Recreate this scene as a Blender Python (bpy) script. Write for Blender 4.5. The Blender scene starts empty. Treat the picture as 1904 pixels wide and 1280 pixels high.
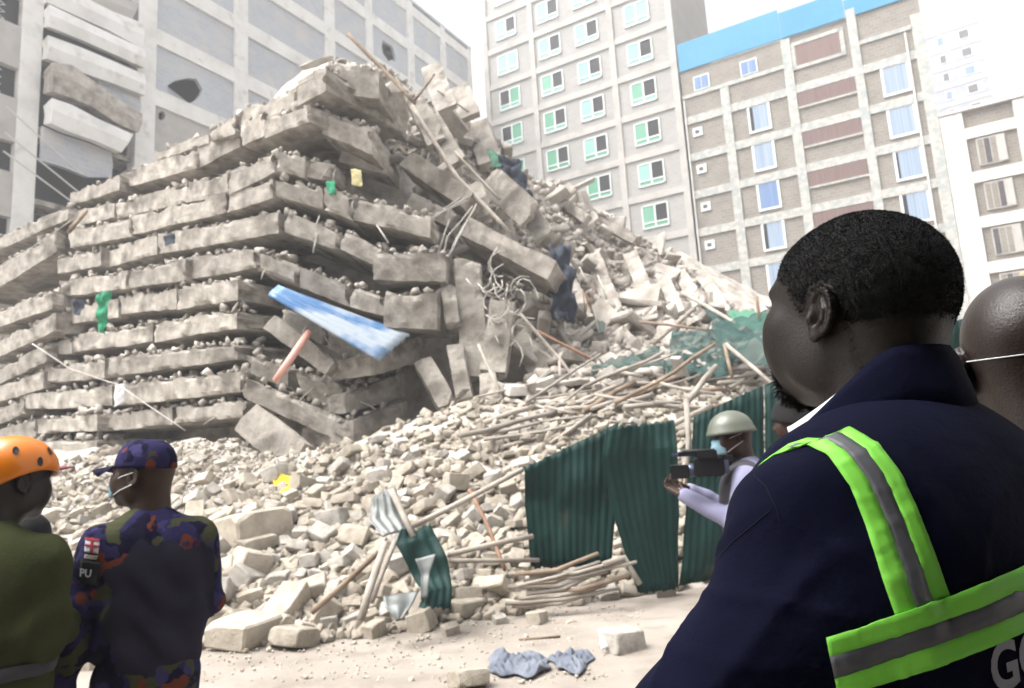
import bpy, bmesh, math, random
import numpy as np
from mathutils import Vector, Matrix, Euler, noise
from mathutils.bvhtree import BVHTree

random.seed(11)
RS = np.random.RandomState(7)
R = math.radians
scene = bpy.context.scene
C = scene.collection

# ---------------------------------------------------------------- camera
PITCH, ROLL, CAMH, FPX = R(8.9), R(-3.43), 1.55, 1269.0
cam_d = bpy.data.cameras.new('camera')
cam_d.sensor_width = 36.0
cam_d.lens = 36.0 * FPX / 1904.0
cam_d.clip_start = 0.05
cam_d.clip_end = 2000
cam_d.dof.use_dof = True
cam_d.dof.focus_distance = 0.80
cam_d.dof.aperture_fstop = 10.0
cam = bpy.data.objects.new('camera', cam_d)
C.objects.link(cam)
CAM_M = Matrix.Translation((0, 0, CAMH)) @ Matrix.Rotation(math.pi / 2 + PITCH, 4, 'X') @ Matrix.Rotation(ROLL, 4, 'Z')
cam.matrix_world = CAM_M
scene.camera = cam

# ---------------------------------------------------------------- sky, sun, exposure
SUN_EL, SUN_AZ = R(62), R(-104)          # azimuth from +Y, negative = towards -X
world = bpy.data.worlds.new('World')
scene.world = world
world.use_nodes = True
nt = world.node_tree
nt.nodes.clear()
sky = nt.nodes.new('ShaderNodeTexSky')
sky.sky_type = 'NISHITA'
sky.sun_disc = False
sky.sun_elevation = SUN_EL
sky.sun_rotation = SUN_AZ
sky.air_density = 1.0
sky.dust_density = 10.0
sky.ozone_density = 0.6
hs = nt.nodes.new('ShaderNodeHueSaturation')
hs.inputs['Saturation'].default_value = 0.16
bg = nt.nodes.new('ShaderNodeBackground')
bg.inputs['Strength'].default_value = 0.15
wo = nt.nodes.new('ShaderNodeOutputWorld')
nt.links.new(sky.outputs[0], hs.inputs['Color'])
nt.links.new(hs.outputs[0], bg.inputs['Color'])
nt.links.new(bg.outputs[0], wo.inputs['Surface'])

sun_d = bpy.data.lights.new('sun', 'SUN')
sun_d.energy = 1.5
sun_d.angle = R(38)
sun_d.color = (1.0, 0.96, 0.90)
sun = bpy.data.objects.new('sun', sun_d)
C.objects.link(sun)
sdir = Vector((math.sin(SUN_AZ) * math.cos(SUN_EL), math.cos(SUN_AZ) * math.cos(SUN_EL), math.sin(SUN_EL)))
sun.rotation_euler = sdir.to_track_quat('Z', 'Y').to_euler()
sun.location = (0, 0, 40)

scene.view_settings.view_transform = 'Standard'
scene.view_settings.look = 'None'
scene.view_settings.gamma = 1.0
scene.view_settings.use_curve_mapping = False
scene.view_settings.exposure = 1.5
scene.cycles.max_bounces = 6
scene.cycles.use_denoising = True

# ---------------------------------------------------------------- pixel helpers (photo pixels, 1904 x 1280)
CAM_R = CAM_M.to_3x3()
CAM_O = Vector((0, 0, CAMH))
def ray(px, py):
    return (CAM_R @ Vector(((px - 952) / FPX, -(py - 640) / FPX, -1.0)))
def at(px, py, depth):
    """point on the pixel's ray at world y = depth"""
    d = ray(px, py)
    return CAM_O + d * (depth / d.y)
def on_ground(px, py, z=0.0):
    d = ray(px, py)
    return CAM_O + d * ((z - CAMH) / d.z)
def on_plane(px, py, p0, n):
    d = ray(px, py)
    return CAM_O + d * ((p0 - CAM_O).dot(n) / d.dot(n))
CAM_RI = CAM_R.transposed()
def proj(p):
    q = CAM_RI @ (Vector(p) - CAM_O)
    return 952 + FPX * q.x / -q.z, 640 - FPX * q.y / -q.z, -q.z

# ---------------------------------------------------------------- object helpers
def tag(o, label=None, cat=None, group=None, kind=None):
    if label: o['label'] = label
    if cat: o['category'] = cat
    if group: o['group'] = group
    if kind: o['kind'] = kind
    return o
def link(o, parent=None):
    C.objects.link(o)
    if parent is not None:
        o.parent = parent
        o.matrix_parent_inverse = Matrix.Identity(4)
    return o
def empty(name, loc=(0, 0, 0), rz=0.0):
    e = bpy.data.objects.new(name, None)
    e.empty_display_size = 0.1
    e.location = loc
    e.rotation_euler = (0, 0, rz)
    C.objects.link(e)
    return e
def mesh_from(name, verts, faces, material=None, smooth=False):
    me = bpy.data.meshes.new(name)
    me.from_pydata([tuple(v) for v in verts], [], [tuple(f) for f in faces])
    me.update()
    if material: me.materials.append(material)
    if smooth: me.shade_smooth()
    return me
def mesh_np(name, V, Q, material=None, smooth=True):
    """fast mesh from numpy arrays, faces all n-gons of one size"""
    me = bpy.data.meshes.new(name)
    V = np.asarray(V, np.float32); Q = np.asarray(Q, np.int32)
    k = Q.shape[1]
    me.vertices.add(len(V)); me.vertices.foreach_set('co', V.ravel())
    me.loops.add(Q.size); me.loops.foreach_set('vertex_index', Q.ravel())
    me.polygons.add(len(Q))
    me.polygons.foreach_set('loop_start', np.arange(0, Q.size, k, dtype=np.int32))
    me.polygons.foreach_set('loop_total', np.full(len(Q), k, np.int32))
    me.update(calc_edges=True); me.validate()
    if material: me.materials.append(material)
    if smooth: me.shade_smooth()
    return me
def obj(name, me, parent=None, origin=None):
    """object from a mesh given in world (or parent) coordinates; origin recentres it"""
    o = bpy.data.objects.new(name, me)
    if origin is not None:
        me.transform(Matrix.Translation(-Vector(origin)))
        o.location = origin
    return link(o, parent)
class MB:
    """collects boxes, tubes and grids into one mesh"""
    def __init__(s): s.v = []; s.f = []
    def add(s, vs, fs):
        n = len(s.v); s.v += [tuple(v) for v in vs]; s.f += [tuple(i + n for i in f) for f in fs]; return s
    def box(s, c, h, M=None):
        vs = [Vector((c[0] + a * h[0], c[1] + b * h[1], c[2] + d * h[2])) for a in (-1, 1) for b in (-1, 1) for d in (-1, 1)]
        if M is not None: vs = [M @ v for v in vs]
        return s.add(vs, [(0, 1, 3, 2), (4, 6, 7, 5), (0, 4, 5, 1), (2, 3, 7, 6), (0, 2, 6, 4), (1, 5, 7, 3)])
    def box2(s, lo, hi, M=None):
        return s.box([(a + b) / 2 for a, b in zip(lo, hi)], [abs(b - a) / 2 for a, b in zip(lo, hi)], M)
    def tube(s, pts, rad, n=8, cap=True):
        pts = [Vector(p) for p in pts]
        rad = rad if isinstance(rad, (list, tuple)) else [rad] * len(pts)
        vs = []; up = None
        for i, p in enumerate(pts):
            t = (pts[min(i + 1, len(pts) - 1)] - pts[max(i - 1, 0)]).normalized()
            if up is None: up = t.orthogonal().normalized()
            up = (up - t * up.dot(t)).normalized(); w = t.cross(up)
            for k in range(n):
                a = 2 * math.pi * k / n
                vs.append(p + (up * math.cos(a) + w * math.sin(a)) * rad[i])
        fs = []
        for i in range(len(pts) - 1):
            for k in range(n):
                fs.append((i * n + k, i * n + (k + 1) % n, (i + 1) * n + (k + 1) % n, (i + 1) * n + k))
        if cap:
            fs.append(tuple(range(n - 1, -1, -1))); fs.append(tuple(range((len(pts) - 1) * n, len(pts) * n)))
        return s.add(vs, fs)
    def sheet(s, rows, thick=0.0, close=False):
        """rows: list of equal-length point lists"""
        m, n = len(rows), len(rows[0])
        vs = [Vector(p) for r in rows for p in r]
        fs = [(i * n + j, i * n + j + 1, (i + 1) * n + j + 1, (i + 1) * n + j) for i in range(m - 1) for j in range(n - 1)]
        if thick:
            nr = [Vector() for _ in vs]
            for f in fs:
                q = (vs[f[2]] - vs[f[0]]).cross(vs[f[3]] - vs[f[1]])
                for i in f: nr[i] += q
            k = len(vs)
            vs = vs + [v - nn.normalized() * thick for v, nn in zip(vs, nr)]
            fs2 = [tuple(i + k for i in reversed(f)) for f in fs]
            edge = [i for i in range(n)] + [i * n + n - 1 for i in range(1, m)] + [(m - 1) * n + j for j in range(n - 2, -1, -1)] + [i * n for i in range(m - 2, 0, -1)]
            side = [(edge[(i + 1) % len(edge)], edge[i], edge[i] + k, edge[(i + 1) % len(edge)] + k) for i in range(len(edge))]
            fs = fs + fs2 + side
        return s.add(vs, fs)
    def build(s, name, m=None, parent=None, origin=None, smooth=False):
        me = mesh_from(name, s.v, s.f, m, smooth)
        return obj(name, me, parent, origin)
def bevel_mesh(me, w, seg=1):
    bm = bmesh.new(); bm.from_mesh(me)
    bmesh.ops.bevel(bm, geom=bm.edges[:], offset=w, segments=seg, affect='EDGES', clamp_overlap=True)
    bm.to_mesh(me); bm.free()

# ---------------------------------------------------------------- materials
def lin(r, g, b):
    f = lambda c: (c / 255 / 12.92) if c / 255 <= 0.04045 else ((c / 255 + 0.055) / 1.055) ** 2.4
    return (f(r), f(g), f(b), 1)
def mat(name, cols, scale=4.0, rough=0.85, bump=0.0, bscale=None, detail=6.0, stops=None, metallic=0.0, spec=0.3,
        coord='Object', fine=0.0, sheen=0.0, stretch=None, mix2=None, objvar=0.0):
    """noise-ramped principled material; cols is a list of rgb tuples"""
    m = bpy.data.materials.new(name); m.use_nodes = True
    n = m.node_tree.nodes; l = m.node_tree.links
    p = n['Principled BSDF']
    p.inputs['Roughness'].default_value = rough
    p.inputs['Metallic'].default_value = metallic
    p.inputs['Specular IOR Level'].default_value = spec
    if sheen:
        p.inputs['Sheen Weight'].default_value = sheen
    tc = n.new('ShaderNodeTexCoord'); co = tc.outputs[coord]
    if stretch:
        mp = n.new('ShaderNodeMapping'); mp.inputs['Scale'].default_value = stretch
        l.new(co, mp.inputs['Vector']); co = mp.outputs[0]
    if len(cols) == 1 and not objvar:
        p.inputs['Base Color'].default_value = (*cols[0], 1)
    else:
        nz = n.new('ShaderNodeTexNoise'); nz.inputs['Scale'].default_value = scale; nz.inputs['Detail'].default_value = detail
        nz.inputs['Roughness'].default_value = 0.62
        l.new(co, nz.inputs['Vector'])
        rp = n.new('ShaderNodeValToRGB')
        st = stops or [0.3 + 0.4 * i / max(1, len(cols) - 1) for i in range(len(cols))]
        while len(rp.color_ramp.elements) < len(cols): rp.color_ramp.elements.new(0.5)
        for e, s_, c in zip(rp.color_ramp.elements, st, cols):
            e.position = s_; e.color = (*c, 1)
        l.new(nz.outputs['Fac'], rp.inputs['Fac'])
        out = rp.outputs[0]
        if objvar:
            oi = n.new('ShaderNodeObjectInfo')
            mr = n.new('ShaderNodeMapRange'); mr.inputs[3].default_value = 1 - objvar; mr.inputs[4].default_value = 1 + objvar
            l.new(oi.outputs['Random'], mr.inputs[0])
            hv = n.new('ShaderNodeHueSaturation'); l.new(mr.outputs[0], hv.inputs['Value']); l.new(out, hv.inputs['Color']); out = hv.outputs[0]
        if mix2:
            c2, sc2, lo, hi = mix2
            n2 = n.new('ShaderNodeTexNoise'); n2.inputs['Scale'].default_value = sc2; n2.inputs['Detail'].default_value = 8
            l.new(co, n2.inputs['Vector'])
            mr2 = n.new('ShaderNodeMapRange'); mr2.inputs[1].default_value = lo; mr2.inputs[2].default_value = hi
            l.new(n2.outputs['Fac'], mr2.inputs[0])
            mx = n.new('ShaderNodeMix'); mx.data_type = 'RGBA'
            l.new(mr2.outputs[0], mx.inputs[0]); l.new(out, mx.inputs[6]); mx.inputs[7].default_value = (*c2, 1); out = mx.outputs[2]
        l.new(out, p.inputs['Base Color'])
    if bump:
        nb = n.new('ShaderNodeTexNoise'); nb.inputs['Scale'].default_value = bscale or scale * 6; nb.inputs['Detail'].default_value = 8
        nb.inputs['Roughness'].default_value = 0.65
        l.new(co, nb.inputs['Vector'])
        bp = n.new('ShaderNodeBump'); bp.inputs['Strength'].default_value = bump; bp.inputs['Distance'].default_value = 0.02
        l.new(nb.outputs['Fac'], bp.inputs['Height']); l.new(bp.outputs[0], p.inputs['Normal'])
    return m
M = {}
M['ground'] = mat('dusty_ground', [(.18, .157, .134), (.245, .217, .188), (.285, .256, .225)], 0.9, .95, .35, 25, detail=9, mix2=((.17, .148, .125), 3.0, .52, .72))
M['conc'] = mat('broken_concrete', [(.15, .134, .114), (.31, .285, .25), (.42, .39, .345)], 2.6, .93, 1.0, 20, detail=12, mix2=((.13, .115, .098), 1.4, .50, .62), objvar=.16, stops=[.30, .52, .66])
M['conc_d'] = mat('rubble_concrete', [(.16, .143, .122), (.33, .30, .265), (.48, .45, .41)], 2.2, .95, .7, 9, detail=10)
M['stone'] = mat('quarry_stone', [(.22, .19, .15), (.34, .302, .248), (.43, .39, .33)], 2.2, .93, .7, 18, detail=9, objvar=.22)
M['stone2'] = mat('grey_stone', [(.22, .205, .18), (.35, .325, .29), (.46, .435, .395)], 2.4, .93, .7, 18, detail=9, objvar=.2)
M['wood'] = mat('weathered_timber', [(.17, .145, .12), (.29, .26, .225), (.38, .35, .31)], 3.0, .9, .3, 30, stretch=(1, 1, 1), objvar=.2)
M['wood_d'] = mat('dark_timber', [(.10, .07, .05), (.20, .15, .11), (.30, .24, .18)], 3.0, .9, .3, 30, objvar=.15)
M['rebar'] = mat('dusty_steel_bar', [(.34, .31, .28), (.52, .50, .46)], 8, .7, .1, 60)
M['rust'] = mat('rusty_steel', [(.16, .085, .05), (.26, .16, .11)], 8, .8, .2, 60)
M['green_iron'] = mat('green_iron', [(.0022, .0165, .0145), (.003, .022, .019), (.007, .032, .028)], 1.6, .6, .15, 6, spec=.15, mix2=((.05, .042, .030), 4, .62, .78))
M['grey_iron'] = mat('bare_galvanised_iron', [(.06, .064, .062), (.145, .155, .15)], 3.0, .45, .05, 10, metallic=.35)
M['blue_iron'] = mat('blue_iron', [(.02, .095, .23), (.035, .14, .31)], 2.0, .45, .03, 10, spec=.4, mix2=((.27, .31, .35), 1.0, .40, .52))
M['net'] = mat('green_net', [(.06, .20, .17), (.13, .33, .28)], 3, .8, .3, 60)
# ---------------------------------------------------------------- large structure: ground, rubble mound
E1 = Vector((-math.sin(R(60)), math.cos(R(60)), 0))     # along the far facades, going away to the left
E2 = Vector((math.sin(R(31)), math.cos(R(31)), 0))      # along the damaged block, going away to the right
UP = Vector((0, 0, 1))

def smoothnoise(x, y, s, seed=0.0):
    return noise.noise(Vector((x * s + seed, y * s - seed, seed * 0.37)))
def grid_mesh(name, x0, x1, y0, y1, step, zf, material):
    xs = np.arange(x0, x1 + 1e-6, step); ys = np.arange(y0, y1 + 1e-6, step)
    V = [(x, y, zf(x, y)) for y in ys for x in xs]
    nx = len(xs)
    Q = [(j * nx + i, j * nx + i + 1, (j + 1) * nx + i + 1, (j + 1) * nx + i) for j in range(len(ys) - 1) for i in range(nx - 1)]
    return mesh_np(name, V, Q, material)
# one sheet to the horizon, finer where it is seen
gv = [-600, -120, -40] + list(np.arange(-14, 16.1, 0.5)) + [40, 120, 600]
gy = [-500, -100, -20] + list(np.arange(-4, 14.1, 0.5)) + [30, 60, 120, 900]
V = [(x, y, 0.035 * smoothnoise(x, y, .45) + .015 * smoothnoise(x, y, 1.7, 3) if (-14 < x < 16 and -4 < y < 14) else 0.0) for y in gy for x in gv]
n_ = len(gv)
ground = obj('ground', mesh_np('ground', V, [(j * n_ + i, j * n_ + i + 1, (j + 1) * n_ + i + 1, (j + 1) * n_ + i) for j in range(len(gy) - 1) for i in range(n_ - 1)], M['ground']))
tag(ground, 'pale dusty bare ground strewn with crumbs of stone', kind='structure')

# mound: control points (photo pixel + distance) -> world points -> interpolated height field
CTRL = [(p, None) for p in []]
def _foot(px, py): v = on_ground(px, py); return (v.x, v.y, -0.05)
cp = [_foot(*p) for p in [(-250, 1200), (0, 1215), (180, 1215), (330, 1205), (460, 1195), (600, 1180), (740, 1165), (860, 1150), (980, 1130), (1100, 1118), (1230, 1105), (1330, 1095), (1500, 1085), (1750, 1075), (2050, 1060)]]
cp += [(x, y - 1.2, -0.25) for x, y, z in cp]
for px, py, d in [
    (-80, 860, 15.5), (60, 850, 14), (120, 850, 13.5), (200, 838, 13), (350, 815, 12.3), (450, 830, 11.7), (560, 845, 11.1), (620, 840, 11.0), (700, 805, 11.5), (760, 775, 11.8),
    (850, 750, 12), (920, 745, 12.2), (1000, 715, 12.8), (1060, 660, 14.5), (1100, 610, 16.2), (1160, 600, 16.8), (1230, 640, 15.5), (1300, 610, 16.5), (1380, 600, 17.5),
    (100, 1000, 8.8), (300, 950, 9.2), (450, 930, 9.2), (600, 920, 9.2), (750, 880, 9.6), (900, 830, 10), (1050, 800, 10.2), (1150, 760, 10.6), (1280, 740, 11), (1400, 720, 11.5), (1600, 700, 12), (1900, 690, 12.5),
    (540, 1060, 7.4), (800, 1030, 7.5), (300, 1080, 7.4), (950, 960, 8.2), (1100, 930, 8.6), (1250, 900, 9),
    (1000, 560, 15.5), (950, 450, 18), (1050, 480, 18.5), (1150, 500, 20), (1200, 560, 19), (900, 420, 17),
    (880, 215, 19), (940, 300, 20.5), (1040, 335, 22), (1130, 395, 23), (1240, 460, 25), (1300, 515, 26), (1350, 575, 26.5), (1420, 600, 26.5), (1600, 640, 26), (1290, 560, 21), (1370, 595, 21.5), (1230, 510, 22), (1450, 640, 20), (1600, 665, 18), (1800, 680, 18), (2000, 680, 20),
    (720, 130, 18), (760, 250, 16.5), (800, 330, 16), (840, 440, 15), (640, 135, 16.6),
    (590, 190, 15.2), (520, 235, 16.0), (440, 270, 16.8), (340, 320, 17.8), (240, 360, 18.8), (140, 400, 20), (40, 440, 21), (-100, 480, 23)]:
    cp.append(tuple(at(px, py, d)))
# behind the ridge the mound falls away again
for px, py, d, z in [(700, 130, 24, 4), (900, 250, 26, 3), (1050, 340, 28, 2.5), (1250, 460, 31, 1), (1400, 560, 32, 0), (500, 200, 23, 5), (200, 350, 25, 2.5), (0, 420, 27, 1.5), (1650, 640, 32, 0)]:
    v = at(px, py, d); cp.append((v.x, v.y, z))
# under the stacked slabs the mound stays low for a metre behind their faces, then climbs as a cliff
STACK_C = at(480, 700, 12.0)
for t in (-.5, 0, 1.2, 2.5, 4, 6, 8, 10, 12):
    for off, z in ((.7, 1.5), (1.5, 1.6), (2.3, 1.8)):
        q = STACK_C + E1 * t + E2 * off; cp.append((q.x, q.y, z))
for t in (.6, 1.4, 2.3, 3.2):
    for off, z in ((.6, 1.6), (1.5, 1.7), (2.2, 1.9)):
        q = STACK_C + Vector((t, .1 * t, 0)) + Vector((0.1, off, 0)); cp.append((q.x, q.y, z))
CP = np.array(cp)
def _tps():
    X = CP[:, :2]; n = len(X)
    d = np.linalg.norm(X[:, None] - X[None], axis=2)
    K = np.where(d > 0, d, 0.0)                      # biharmonic-like linear kernel keeps it free of overshoots
    A = np.zeros((n + 3, n + 3)); A[:n, :n] = K - 0.02 * np.eye(n); A[:n, n] = 1; A[:n, n + 1:] = X; A[n, :n] = 1; A[n + 1:, :n] = X.T
    b = np.zeros(n + 3); b[:n] = CP[:, 2]
    return np.linalg.solve(A, b)
TW = _tps()
def mound_z(x, y):
    d = np.hypot(CP[:, 0] - x, CP[:, 1] - y)
    return float(d @ TW[:len(CP)] + TW[len(CP)] + TW[len(CP) + 1] * x + TW[len(CP) + 2] * y)
def mound_rough(x, y):
    z = mound_z(x, y)
    k = min(1.0, max(0.0, (z + .05) / 0.8))
    a = noise.noise(Vector((x * 1.9, y * 1.9, 0))) * .13 + noise.noise(Vector((x * 4.3, y * 4.3, 5))) * .07 + noise.noise(Vector((x * .7, y * .7, 9))) * .18
    return max(z + a * k, -0.4)
me = grid_mesh('rubble_mound', -22, 20, 4.5, 32, 0.2, mound_rough, M['conc_d'])
mound = obj('rubble_mound', me)
tag(mound, 'sloping mound of crushed concrete and dust under the fallen blocks', kind='structure')
MOUND_BVH = BVHTree.FromPolygons([v.co.copy() for v in me.vertices], [tuple(p.vertices) for p in me.polygons])
def on_mound(px, py):
    d = ray(px, py).normalized()
    h = MOUND_BVH.ray_cast(CAM_O, d, 80)
    if h[0] is None: return None, None
    if h[0].z < 0: 
        g = on_ground(px, py); return g, Vector((0, 0, 1))
    return h[0], h[1]
# ---------------------------------------------------------------- buildings
def stone_mat(name, c1, c2, mortar, bw, bh, blotch=(.30, .28, .25), amt=.5):
    m = bpy.data.materials.new(name); m.use_nodes = True
    n = m.node_tree.nodes; l = m.node_tree.links; p = n['Principled BSDF']
    p.inputs['Roughness'].default_value = .92; p.inputs['Specular IOR Level'].default_value = .2
    tc = n.new('ShaderNodeTexCoord'); sp = n.new('ShaderNodeSeparateXYZ'); cb = n.new('ShaderNodeCombineXYZ')
    l.new(tc.outputs['Object'], sp.inputs[0]); l.new(sp.outputs['X'], cb.inputs['X']); l.new(sp.outputs['Z'], cb.inputs['Y'])
    b = n.new('ShaderNodeTexBrick'); b.inputs['Scale'].default_value = 1.0
    b.inputs['Color1'].default_value = (*c1, 1); b.inputs['Color2'].default_value = (*c2, 1); b.inputs['Mortar'].default_value = (*mortar, 1)
    b.inputs['Mortar Size'].default_value = .018; b.inputs['Brick Width'].default_value = bw; b.inputs['Row Height'].default_value = bh
    l.new(cb.outputs[0], b.inputs['Vector'])
    nz = n.new('ShaderNodeTexNoise'); nz.inputs['Scale'].default_value = .9; nz.inputs['Detail'].default_value = 8
    l.new(tc.outputs['Object'], nz.inputs['Vector'])
    mr = n.new('ShaderNodeMapRange'); mr.inputs[1].default_value = .45; mr.inputs[2].default_value = .75; mr.inputs[4].default_value = amt
    l.new(nz.outputs['Fac'], mr.inputs[0])
    mx = n.new('ShaderNodeMix'); mx.data_type = 'RGBA'; mx.inputs[7].default_value = (*blotch, 1)
    l.new(mr.outputs[0], mx.inputs[0]); l.new(b.outputs['Color'], mx.inputs[6]); l.new(mx.outputs[2], p.inputs['Base Color'])
    bp = n.new('ShaderNodeBump'); bp.inputs['Strength'].default_value = .5; bp.inputs['Distance'].default_value = .03
    l.new(b.outputs['Fac'], bp.inputs['Height']); bp.invert = True; l.new(bp.outputs[0], p.inputs['Normal'])
    return m
M['wallA'] = stone_mat('pale_grey_block_wall', (.32, .31, .297), (.36, .35, .335), (.385, .375, .36), .42, .22, (.285, .28, .268), .45)
M['wallB'] = stone_mat('grey_stone_wall', (.215, .197, .172), (.26, .24, .213), (.30, .278, .25), .42, .21, (.175, .162, .142), .55)
M['wallC'] = stone_mat('brown_stone_wall', (.19, .168, .146), (.22, .197, .172), (.26, .238, .212), .40, .20)
M['wallL'] = stone_mat('grey_blue_infill', (.40, .43, .48), (.45, .475, .515), (.49, .50, .525), .42, .22, (.55, .53, .50), .8)
M['whiteL'] = mat('weathered_white_paint', [(.58, .57, .55), (.70, .69, .67), (.76, .76, .75)], .8, .85, .15, 12, mix2=((.46, .44, .40), 1.5, .58, .78))
M['wallD'] = mat('pale_blue_grey_plaster', [(.26, .275, .31), (.31, .325, .36)], .5, .9)
M['white'] = mat('old_white_paint', [(.46, .445, .42), (.55, .535, .51), (.60, .59, .575)], .8, .85, .15, 12, mix2=((.38, .36, .325), 1.5, .55, .75))
M['cream'] = mat('pale_plaster', [(.385, .37, .348), (.45, .435, .412)], 1.2, .9, .1, 15, mix2=((.33, .318, .297), .8, .5, .7))
M['mosaic'] = mat('speckled_white_paint', [(.30, .335, .335), (.39, .375, .345), (.46, .445, .415)], 3.0, .85, .1, 20, detail=2, stops=[.38, .5, .6])
M['frame'] = mat('white_window_frame', [(.62, .66, .66)], rough=.5)
M['mint'] = mat('mint_tinted_glass', [(.11, .31, .20), (.15, .36, .25)], .7, .12, spec=.6)
M['mint2'] = mat('pale_mint_glass', [(.20, .42, .36), (.25, .47, .41)], .7, .12, spec=.6)
M['dark'] = mat('dark_room', [(.010, .010, .013)], rough=.6)  # near-black colour stands in for the shade of unlit rooms
M['dark2'] = mat('dim_room', [(.045, .04, .045), (.09, .08, .085)], 3, .6)  # dim tone painted for the shade in rooms and vent holes
M['curtain'] = mat('pale_blue_curtain', [(.17, .235, .33), (.32, .385, .47)], 2.5, .6, stretch=(3, 1, .05))
M['curtain2'] = mat('blue_curtain', [(.09, .155, .31), (.17, .25, .40)], 2.5, .6, stretch=(3, 1, .05))
M['louvre'] = mat('brown_louvre', [(.135, .085, .08), (.21, .15, .14)], 9, .8, stretch=(4, 1, .05))
M['bluesheet'] = mat('light_blue_sheet', [(.035, .205, .36), (.055, .25, .41)], .35, .55)
M['pipe'] = mat('grey_drain_pipe', [(.55, .55, .53)], rough=.6)

class Bld:
    """a facade in local metres: x along the wall, y inward, z up"""
    def __init__(s, name, p0, rz, label):
        s.e = empty(name, (p0.x, p0.y, 0), rz); tag(s.e, label, 'building')
    def part(s, name, lo, hi, m, parent=None):
        o = MB().box2(lo, hi).build(name, m, parent or s.e); return o
FP0 = at(1290, 820, 46); FRZ = R(-30)

# A: grey block with green-glazed windows
A = Bld('apartment_building', FP0, FRZ, 'tall pale grey block with mint green glazed windows')
A.part('wall', (-14.5, 0.0, 0), (1.5, 12, 43.5), M['wallA'])
sillz = [35.45 + 3.15 * k for k in (2, 1, 0, -1, -2, -3, -4, -5, -6, -7, -8)]
for z in sillz:
    A.part('band', (-14.55, -.10, z - 1.05), (1.5, -.002, z - .55), M['cream'])
for x0, x1 in [(-14.55, -14.1), (-10.15, -9.72), (-3.45, -3.0), (1.05, 1.5)]:
    A.part('pilaster', (x0, -.13, 0), (x1, -.003, 43.5), M['cream'])
wrng = random.Random(5)
for z in sillz[:9]:
    for c, x in enumerate((-13.25, -9.35, -6.15, -2.1)):
        w = MB()
        W_, H_ = 1.95, 1.75
        for lo, hi in [((x, z), (x + W_, z + .10)), ((x, z + H_ - .09), (x + W_, z + H_)), ((x, z), (x + .10, z + H_)), ((x + W_ - .10, z), (x + W_, z + H_)),
                       ((x + W_ / 2 - .06, z), (x + W_ / 2 + .06, z + H_)), ((x, z + .38), (x + W_, z + .48))]:
            w.box2((lo[0], -.09, lo[1]), (hi[0], -.004, hi[1]))
        win = w.build('window', M['frame'], A.e)
        opened = wrng.choice([0, 1, 1, 1, 2]) if z < 36 else 0
        for side in (0, 1):
            m_ = M['mint2'] if z > 31 or wrng.random() < .25 else M['mint']
            if (opened == 1 and side == (0 if (c == 0 and z < 30) else 1)) or (opened == 2 and side == 1): m_ = M['dark']  # open sash: black pane painted as the shade of the room
            px0 = x + .10 + side * (W_ / 2 - .04)
            A.part('pane', (px0, -.05, z + .48), (px0 + W_ / 2 - .16, -.006, z + H_ - .09), m_, win)
            A.part('sill_pane', (px0, -.05, z + .10), (px0 + W_ / 2 - .16, -.006, z + .38), M['mint2'] if z > 26 else M['mint'], win)

# B: stone block with white grid and blue sheet along its roof
B = Bld('apartment_building', FP0, FRZ, 'stone block with white grid bands, brown louvres and blue sheet parapet')
B.part('wall', (1.62, .05, 0), (16.3, 11, 27.4), M['wallB'])
B.part('roof_parapet', (1.62, -.06, 27.45), (8.45, .06, 29.55), M['bluesheet'])
B.part('roof_parapet', (8.48, -.10, 27.42), (12.3, .06, 29.25), M['bluesheet'])
B.part('roof_parapet', (12.33, -.06, 27.40), (15.9, .06, 28.6), M['bluesheet'])
bz = [23.95 - 2.72 * k for k in range(-1, 8)]
for z in bz[1:]:
    for x0, x1 in [(1.62, 4.24), (4.80, 8.40), (8.95, 12.38), (12.88, 15.74)]:
        B.part('band', (x0, -.05, z - .55), (x1, .045, z), M['mosaic'])
for x0, x1 in [(1.62, 8.4), (12.88, 15.7)]:
    B.part('coping', (x0, -.04, 25.35), (x1, .045, 25.62), M['mosaic'])
for x0, x1, top in [(4.24, 4.80, 25.3), (8.40, 8.95, 27.3), (12.38, 12.88, 27.9), (15.74, 16.32, 26.2)]:
    B.part('pilaster', (x0, -.09, 0), (x1, .043, top), M['mosaic'])
for k, z in enumerate(bz[1:7]):
    for x0, w_ in [(5.95, 1.15), (13.9, 1.25)]:
        zt, zb = z - .60, z - 2.30
        if x0 > 13 or k >= 0:
            w = MB()
            for lo, hi in [((x0 - .14, zb - .14), (x0 + w_ + .14, zb)), ((x0 - .14, zt), (x0 + w_ + .14, zt + .02)), ((x0 - .14, zb), (x0, zt)), ((x0 + w_, zb), (x0 + w_ + .14, zt))]:
                w.box2((lo[0], -.045, lo[1]), (hi[0], .046, hi[1]))
            win = w.build('window', M['frame'], B.e)
            cm = M['curtain2'] if wrng.random() < .3 else M['curtain']
            gap = wrng.choice([0, 0, .22, .12])
            B.part('pane', (x0 + gap, -.02, zb), (x0 + w_, .047, zt), cm, win)
            if gap: B.part('pane', (x0, -.018, zb), (x0 + gap - .004, .048, zt), M['dark'], win)  # curtain gap: black pane painted as room shade
    # louvred stair strip and its sill
    lz = z - .58
    lv = B.part('louvre', (8.98, -.03, lz - .95), (12.36, .047, lz), M['louvre'])
    for i in range(22):
        MB().box2((9.02 + i * .153, -.045, lz - .95), (9.07 + i * .153, -.031, lz)).build('slat', M['louvre'], lv)
    B.part('sill', (8.97, -.06, lz - 1.08), (12.37, .046, lz - .955), M['mosaic'])
    # small vent
    v = B.part('vent', (2.1, -.05, z - 1.55), (2.75, .046, z - .95), M['frame'])
    B.part('opening', (2.25, -.056, z - 1.38), (2.55, -.051, z - 1.12), M['dark2'], v)
fr = MB()
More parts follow.
